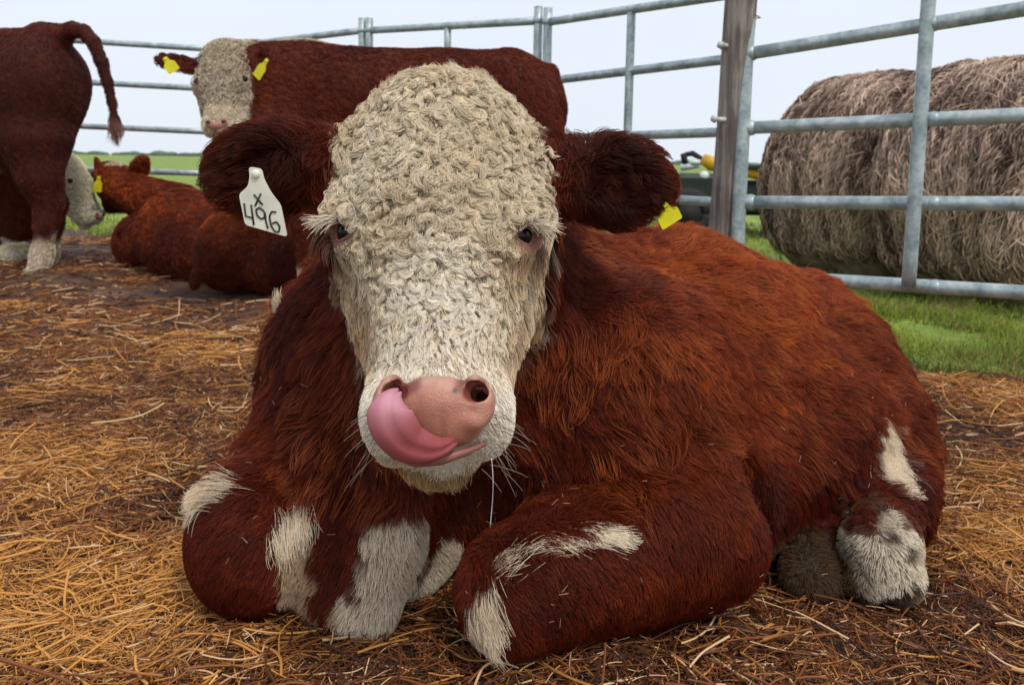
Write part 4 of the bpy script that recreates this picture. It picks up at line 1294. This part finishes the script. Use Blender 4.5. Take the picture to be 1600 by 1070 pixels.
def head_extras(H, body, base, nose=True):
    sc = H.sc
    for m in (-1, 1):
        MB().ball(H.p(m * .097, .183, -.036), .0175 * sc, 12, 8).build('eye', M_EYE, body, base)
    if nose:
        nm = simple('calf_nose_skin', (0.40, 0.19, 0.14), 0.45, 0, (60, .25))
        k = MB()
        for dx, dv, rx in ((0, .408, .040), (-.030, .400, .020), (.030, .400, .020)):
            c = H.p(dx, dv, -.022)
            b = MB().ball((0, 0, 0), (rx * sc, .024 * sc, .026 * sc), 14, 10)
            k.add(np.concatenate(b.v) @ H.R.T + c, b.f)
        k.build('nose', nm, body, base)
        dk = simple('nostril_dark', (0.03, 0.012, 0.01), 0.6)
        for m in (-1, 1):
            k = MB()
            b = MB().ball((0, 0, 0), (.010 * sc, .008 * sc, .006 * sc), 10, 8)
            k.add(np.concatenate(b.v) @ H.R.T + H.p(m * .032, .404, .0015), b.f)
            k.build('nostril', dk, body, base)
def gen_ear(S, H, m, tip, half=.045, w=-.1, cup=True):
    b = H.p(m * .10, .075, w); t = np.asarray(tip)
    ax = norm(t - b); L = np.linalg.norm(t - b)
    nn = norm(H.w - (H.w @ ax) * ax)
    R = np.stack([ax, nn, np.cross(ax, nn)], 1)
    S.cone(H.p(m * .07, .08, w), b + ax * L * .25, .040 * H.sc, .026 * H.sc, .02)
    S.ell((b + t) / 2 + ax * L * .05, (L * .52, .020 * H.sc, half * H.sc), R, .015)
    if cup: S.ell((b + t) / 2 + nn * .022 * H.sc + ax * L * .1, (L * .36, .018 * H.sc, half * .65 * H.sc), R, .01, sub=True)
    return (b + t) / 2, L

def face_white(H, ears):
    def f(P):
        l = H.loc(P); n = .02 * fbm(P, 22, 4, 2)
        w = sstep(.135, .118, np.abs(l[:, 0]) + n) * sstep(-.20, -.16, l[:, 2] + n - .12 * np.clip(l[:, 1] - .25, 0, 1)) * (l[:, 1] < .6) * (l[:, 1] > -.12)
        for c, L in ears: w = w * sstep(L * .50, L * .62, np.linalg.norm(P - c, axis=1))
        return w
    return f

def standing_calf():
    """stands across the yard behind the main calf and looks at the camera"""
    rng = np.random.default_rng(31)
    base = np.array([-.4, 3.18, 0.0])
    S = Flesh((-1.75, 2.55, -.03), (.42, 3.62, 1.25), .013)
    H = Head(at(346, 62, 3.02), at(337, 200, 2.86), (1, 0, -.03))
    T = lambda px, py, Y: at(px, py, Y)
    zc = .80
    S.cone((-.78, 3.20, .83), (-.30, 3.20, .79), .205, .225, .05)
    S.cone((-.30, 3.20, .79), (.00, 3.18, .80), .225, .205, .05)
    S.cone((-.86, 3.20, .955), (-.48, 3.20, .930), .06, .06, .07)
    S.cone((-.48, 3.20, .930), (-.02, 3.18, .955), .06, .065, .07)
    for y in (3.05, 3.31): S.ell((-.04, y, .93), (.05, .04, .05), None, .05)
    S.cone((-.02, 3.18, .950), (.10, 3.18, .88), .06, .04, .06)
    S.ell((-.70, 3.02, .78), (.10, .06, .20), np.array(Matrix.Rotation(.25, 3, 'Y')), .05)
    S.ell((.02, 3.18, .82), (.13, .18, .17), None, .05)
    S.ell((.02, 3.02, .74), (.13, .06, .20), None, .05)
    S.cone((.14, 3.18, .95), (.155, 3.18, .45), .030, .022, .03)
    S.ell((-.78, 3.18, .72), (.17, .20, .24), None, .06)
    S.cone(H.p(0, .08, -.12), (-.84, 3.16, .88), .105, .17, .06)
    S.cone(H.p(0, .30, -.14), (-.90, 3.08, .72), .075, .17, .05)
    for x, y in ((-.80, 3.10), (-.74, 3.30)):
        S.chain([np.array(p) for p in ((x, y, .62), (x, y, .36), (x + .01, y, .08), (x - .015, y - .01, .025))], [.085, .052, .036, .045], .03)
    for x, y in ((.07, 3.08), (.00, 3.28)):
        S.chain([np.array(p) for p in ((x, y, .70), (x + .02, y, .42), (x + .07, y, .30), (x + .05, y, .08), (x + .03, y - .01, .025))], [.12, .065, .045, .036, .045], .03)
    H.skull(S)
    ears = [gen_ear(S, H, -1, at(243, 92, 2.99), .045), gen_ear(S, H, 1, at(434, 84, 3.01), .048)]
    S.done()
    fw = face_white(H, ears)
    def white(P):
        crest = blob(P, (-.90, 3.2, 1.06), (.22, .10, .05), 3) * (P[:, 0] > H.p(0, 0, 0)[0] + .08)
        leg = sstep(.20, .13, P[:, 2] + .03 * fbm(P, 12, 6))
        chest = leg
        return np.clip(np.maximum.reduce([fw(P), crest * .8, leg, chest]), 0, 1)
    body, V, Q = hide(S, 'calf', M_SKIN, tint_of(white), None, base, base)
    tag(body, 'standing calf facing the camera with a curly white face and yellow tags in both ears', 'calf')
    def flow(P):
        f = np.broadcast_to(np.array([.7, 0, -.55]), P.shape).copy()
        h = sstep(.12, .05, -H.loc(P)[:, 2])[:, None] * (fw(P)[:, None] > .3)
        return f * (1 - h) + H.v * h + .3 * vecnoise(P, 8, 3)
    def cl(P):
        l = H.loc(P); return (fw(P) > .5) * (l[:, 1] < .30) * 1.0
    def dark(P, c): return c * (lam(np.ones(P.shape) * .62, np.ones(P.shape), sstep(.88, 1.02, P[:, 2] + .05 * fbm(P, 9, 8))) if True else 1)
    def ex(P, c):
        return np.where((white(P) < .4)[:, None], c * np.array([.85, .75, .8]), c)
    short_coat(S, V, Q, body, base, 110000, white, flow, rng, .016, .0011, 1.0, cl, ex, H)
    head_extras(H, body, base)
    yellow_tag(body, base, at(265, 101, 2.94), -.6, .044, .058, .3)
    yellow_tag(body, base, at(409, 107, 2.90), .75, .036, .085, -.3)
standing_calf()

def tail_calf():
    """stands at the left edge, rump and raised tail in view"""
    rng = np.random.default_rng(41)
    base = np.array([-3.0, 4.2, 0.0])
    S = Flesh((-4.35, 3.65, -.03), (-1.85, 4.75, 1.48), .015)
    P_ = lambda x, y, Y=4.1: at(x, y, Y)
    S.cone(P_(-330, 150, 4.35), P_(-60, 150, 4.2), .27, .29, .06)
    S.cone(P_(-60, 150, 4.2), P_(52, 140, 4.1), .29, .235, .06)
    S.cone(P_(-60, 75, 4.2), P_(60, 72, 4.1), .09, .085, .08)
    S.ell(P_(72, 120, 4.08), (.17, .22, .19), None, .10)
    S.cone(P_(70, 60, 4.05), P_(100, 54, 4.03), .075, .05, .06)
    S.ell(P_(56, 195, 4.05), (.155, .16, .27), None, .14)
    tail = [(92, 56, 4.03, .040), (112, 46, 4.01, .036), (130, 49, 4.0, .033), (146, 66, 3.99, .030), (158, 96, 3.98, .028), (168, 130, 3.98, .023), (175, 160, 3.98, .019), (179, 185, 3.98, .018), (180, 200, 3.98, .020), (179, 212, 3.98, .014)]
    S.chain([at(a, b, c) for a, b, c, d in tail], [d for *_, d in tail], .015)
    # hind legs, the near one in view, the far one almost behind it
    S.chain([P_(55, 225, 4.0), P_(62, 278, 3.98), P_(76, 318, 3.99), P_(72, 350, 3.97), P_(66, 398, 3.96), P_(58, 428, 3.93)], [.155, .092, .058, .045, .040, .049], .06)
    S.ell(P_(52, 431, 3.91), (.055, .06, .035), None, .02)
    S.chain([P_(35, 235, 4.3), P_(66, 290, 4.25), P_(86, 318, 4.25), P_(84, 350, 4.22), P_(78, 390, 4.2), P_(72, 412, 4.18)], [.15, .09, .058, .045, .042, .05], .03)
    for px, Y in ((-330, 4.2), (-300, 4.5)):
        S.chain([P_(px, 250, Y), P_(px, 320, Y), P_(px, 400, Y), P_(px, 425, Y)], [.12, .07, .045, .05], .03)
    S.done()
    tb = at(179, 205, 3.98)
    def white(P):
        leg = sstep(.30, .22, P[:, 2] + .05 * fbm(P, 12, 6) + .10 * sstep(-2.22, -2.32, P[:, 0]))
        return np.clip(leg * (P[:, 0] < -2.2), 0, 1)
    def ex(P, c):
        t = blob(P, tb - np.array([0, 0, .015]), (.06, .09, .085), 3, .2)
        c = lam(c, np.broadcast_to(np.array([.52, .31, .19]), P.shape), t * .9)
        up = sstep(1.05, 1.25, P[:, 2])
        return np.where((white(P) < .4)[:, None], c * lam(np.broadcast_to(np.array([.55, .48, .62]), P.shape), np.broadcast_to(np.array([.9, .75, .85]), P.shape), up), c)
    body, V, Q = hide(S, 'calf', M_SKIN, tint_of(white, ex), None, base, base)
    tag(body, 'dark red calf standing at the left edge with its tail lifted away from the rump', 'calf')
    flow = lambda P: np.broadcast_to(np.array([.25, 0, -1.0]), P.shape) + .3 * vecnoise(P, 8, 4)
    short_coat(S, V, Q, body, base, 100000, white, flow, rng, lambda r: .015 + .055 * sstep(.13, .05, np.linalg.norm(r - tb, axis=1)), .0013, 1.0, None, ex)
tail_calf()

def back_calf():
    """lies with its back to the camera, ears up"""
    rng = np.random.default_rng(51)
    base = np.array([-1.75, 4.1, 0.0])
    S = Flesh((-2.35, 3.45, -.03), (-1.05, 4.95, .82), .012)
    P_ = lambda x, y, Y=4.0: at(x, y, Y)
    S.cone((-1.82, 4.40, .21), (-1.66, 4.02, .20), .21, .215, .05)
    S.cone((-1.66, 4.02, .20), (-1.52, 3.92, .17), .215, .18, .05)
    S.cone((-1.82, 4.38, .35), (-1.62, 4.02, .34), .06, .06, .05)
    S.ell((-1.95, 4.25, .14), (.16, .2, .16), None, .06)
    S.ell((-1.52, 3.95, .13), (.19, .16, .15), None, .06)
    H = Head(at(184, 248, 4.55), at(172, 300, 4.9), (-1, 0, 0))
    S.cone((-1.86, 4.40, .30), H.p(0, .07, -.12), .15, .085, .04)
    H.skull(S)
    ears = [gen_ear(S, H, 1, at(141, 244, 4.5), .05, -.1, False), gen_ear(S, H, -1, at(225, 245, 4.5), .05, -.1, False)]
    S.done()
    fw = face_white(H, ears)
    def white(P):
        return np.clip(np.maximum(fw(P) * (P[:, 1] > 4.58), blob(P, at(184, 250, 4.52), (.07, .08, .03), 3)), 0, 1)
    def ex(P, c):
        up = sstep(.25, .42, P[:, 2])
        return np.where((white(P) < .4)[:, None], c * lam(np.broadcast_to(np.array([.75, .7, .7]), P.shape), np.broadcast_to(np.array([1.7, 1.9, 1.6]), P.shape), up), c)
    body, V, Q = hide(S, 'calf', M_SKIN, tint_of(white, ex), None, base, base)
    tag(body, 'calf lying with its brown back to the camera, both ears up against the field', 'calf')
    flow = lambda P: np.broadcast_to(np.array([.45, -.4, -.8]), P.shape) + .35 * vecnoise(P, 8, 5)
    short_coat(S, V, Q, body, base, 90000, white, flow, rng, .022, .0012, 1.0, None, ex)
    head_extras(H, body, base, False)
    yellow_tag(body, base, at(153, 288, 4.42), .1, .05, .09, 1.0)
back_calf()

def rump_calf():
    """lies behind the tagged ear, round rump towards the camera"""
    rng = np.random.default_rng(61)
    base = np.array([-1.15, 3.55, 0.0])
    S = Flesh((-1.75, 2.95, -.03), (-.35, 4.55, .78), .012)
    S.ell((-1.26, 3.60, .16), (.165, .20, .17), None, .05)
    S.cone((-1.22, 3.66, .21), (-.98, 3.98, .23), .19, .22, .06)
    S.ell((-1.04, 3.55, .12), (.17, .16, .13), None, .05)
    S.ell((-.90, 3.60, .17), (.13, .17, .19), None, .05)
    S.cone((-.98, 3.98, .36), (-.80, 4.22, .50), .15, .10, .06)
    H = Head((-.78, 4.22, .62), (-.62, 4.50, .40), (-.87, .5, 0))
    H.skull(S)
    ears = [gen_ear(S, H, 1, H.p(.24, .06, -.12), .045, -.1, False), gen_ear(S, H, -1, H.p(-.24, .06, -.12), .045, -.1, False)]
    S.cone((-1.34, 3.48, .22), (-1.37, 3.42, .05), .025, .02, .02)
    S.done()
    fw = face_white(H, ears)
    white = lambda P: np.clip(fw(P), 0, 1)
    def ex(P, c):
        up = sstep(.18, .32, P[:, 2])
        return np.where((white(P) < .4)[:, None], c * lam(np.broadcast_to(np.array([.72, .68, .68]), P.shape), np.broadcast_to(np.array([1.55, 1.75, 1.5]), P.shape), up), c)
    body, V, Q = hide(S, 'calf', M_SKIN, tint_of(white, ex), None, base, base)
    tag(body, 'calf lying with its round rump to the camera, below the white ear tag', 'calf')
    flow = lambda P: np.broadcast_to(np.array([-.3, -.3, -.85]), P.shape) + .35 * vecnoise(P, 8, 6)
    short_coat(S, V, Q, body, base, 80000, white, flow, rng, .020, .0012, 1.0, None, ex)
    head_extras(H, body, base, False)
rump_calf()

def profile_calf():
    """lies behind the hind leg of the standing calf, white face in profile"""
    rng = np.random.default_rng(71)
    base = np.array([-2.85, 4.55, 0.0])
    S = Flesh((-3.9, 4.05, -.03), (-2.05, 5.1, .85), .012)
    H = Head(at(114, 236, 4.55), at(160, 342, 4.50), (0, 1, .05))
    S.cone(at(-90, 330, 4.65), at(10, 320, 4.6), .25, .24, .06)
    S.cone(at(10, 320, 4.6), at(48, 300, 4.58), .24, .20, .06)
    S.cone(at(30, 280, 4.58), H.p(0, .07, -.12), .17, .105, .06)
    S.ell(at(30, 355, 4.5), (.17, .17, .18), None, .05)
    S.chain([at(60, 392, 4.4), at(20, 398, 4.25), at(-30, 402, 4.25)], [.06, .05, .045], .03)
    H.skull(S)
    ears = [gen_ear(S, H, -1, at(80, 268, 4.42), .045, -.1, False), gen_ear(S, H, 1, at(98, 240, 4.75), .045, -.1, False)]
    S.done()
    fw = face_white(H, ears)
    leg = at(10, 400, 4.25)
    def white(P):
        crest = blob(P, at(12, 240, 4.5), (.16, .2, .10), 5)
        lg = blob(P, leg, (.22, .14, .09), 6)
        return np.clip(np.maximum.reduce([fw(P), crest, lg]), 0, 1)
    ex = lambda P, c: np.where((white(P) < .4)[:, None], c * np.array([.75, .7, .75]), np.minimum(c * 1.35, .88))
    body, V, Q = hide(S, 'calf', M_SKIN, tint_of(white, ex), None, base, base)
    tag(body, 'calf lying behind the standing hind leg, its white face in profile', 'calf')
    def flow(P):
        h = (fw(P) > .4)[:, None]
        return np.where(h, H.v, np.array([-.6, -.2, -.7])) + .3 * vecnoise(P, 9, 7)
    short_coat(S, V, Q, body, base, 80000, white, flow, rng, .016, .0012, 1.0, None, ex, H)
    head_extras(H, body, base)
profile_calf()
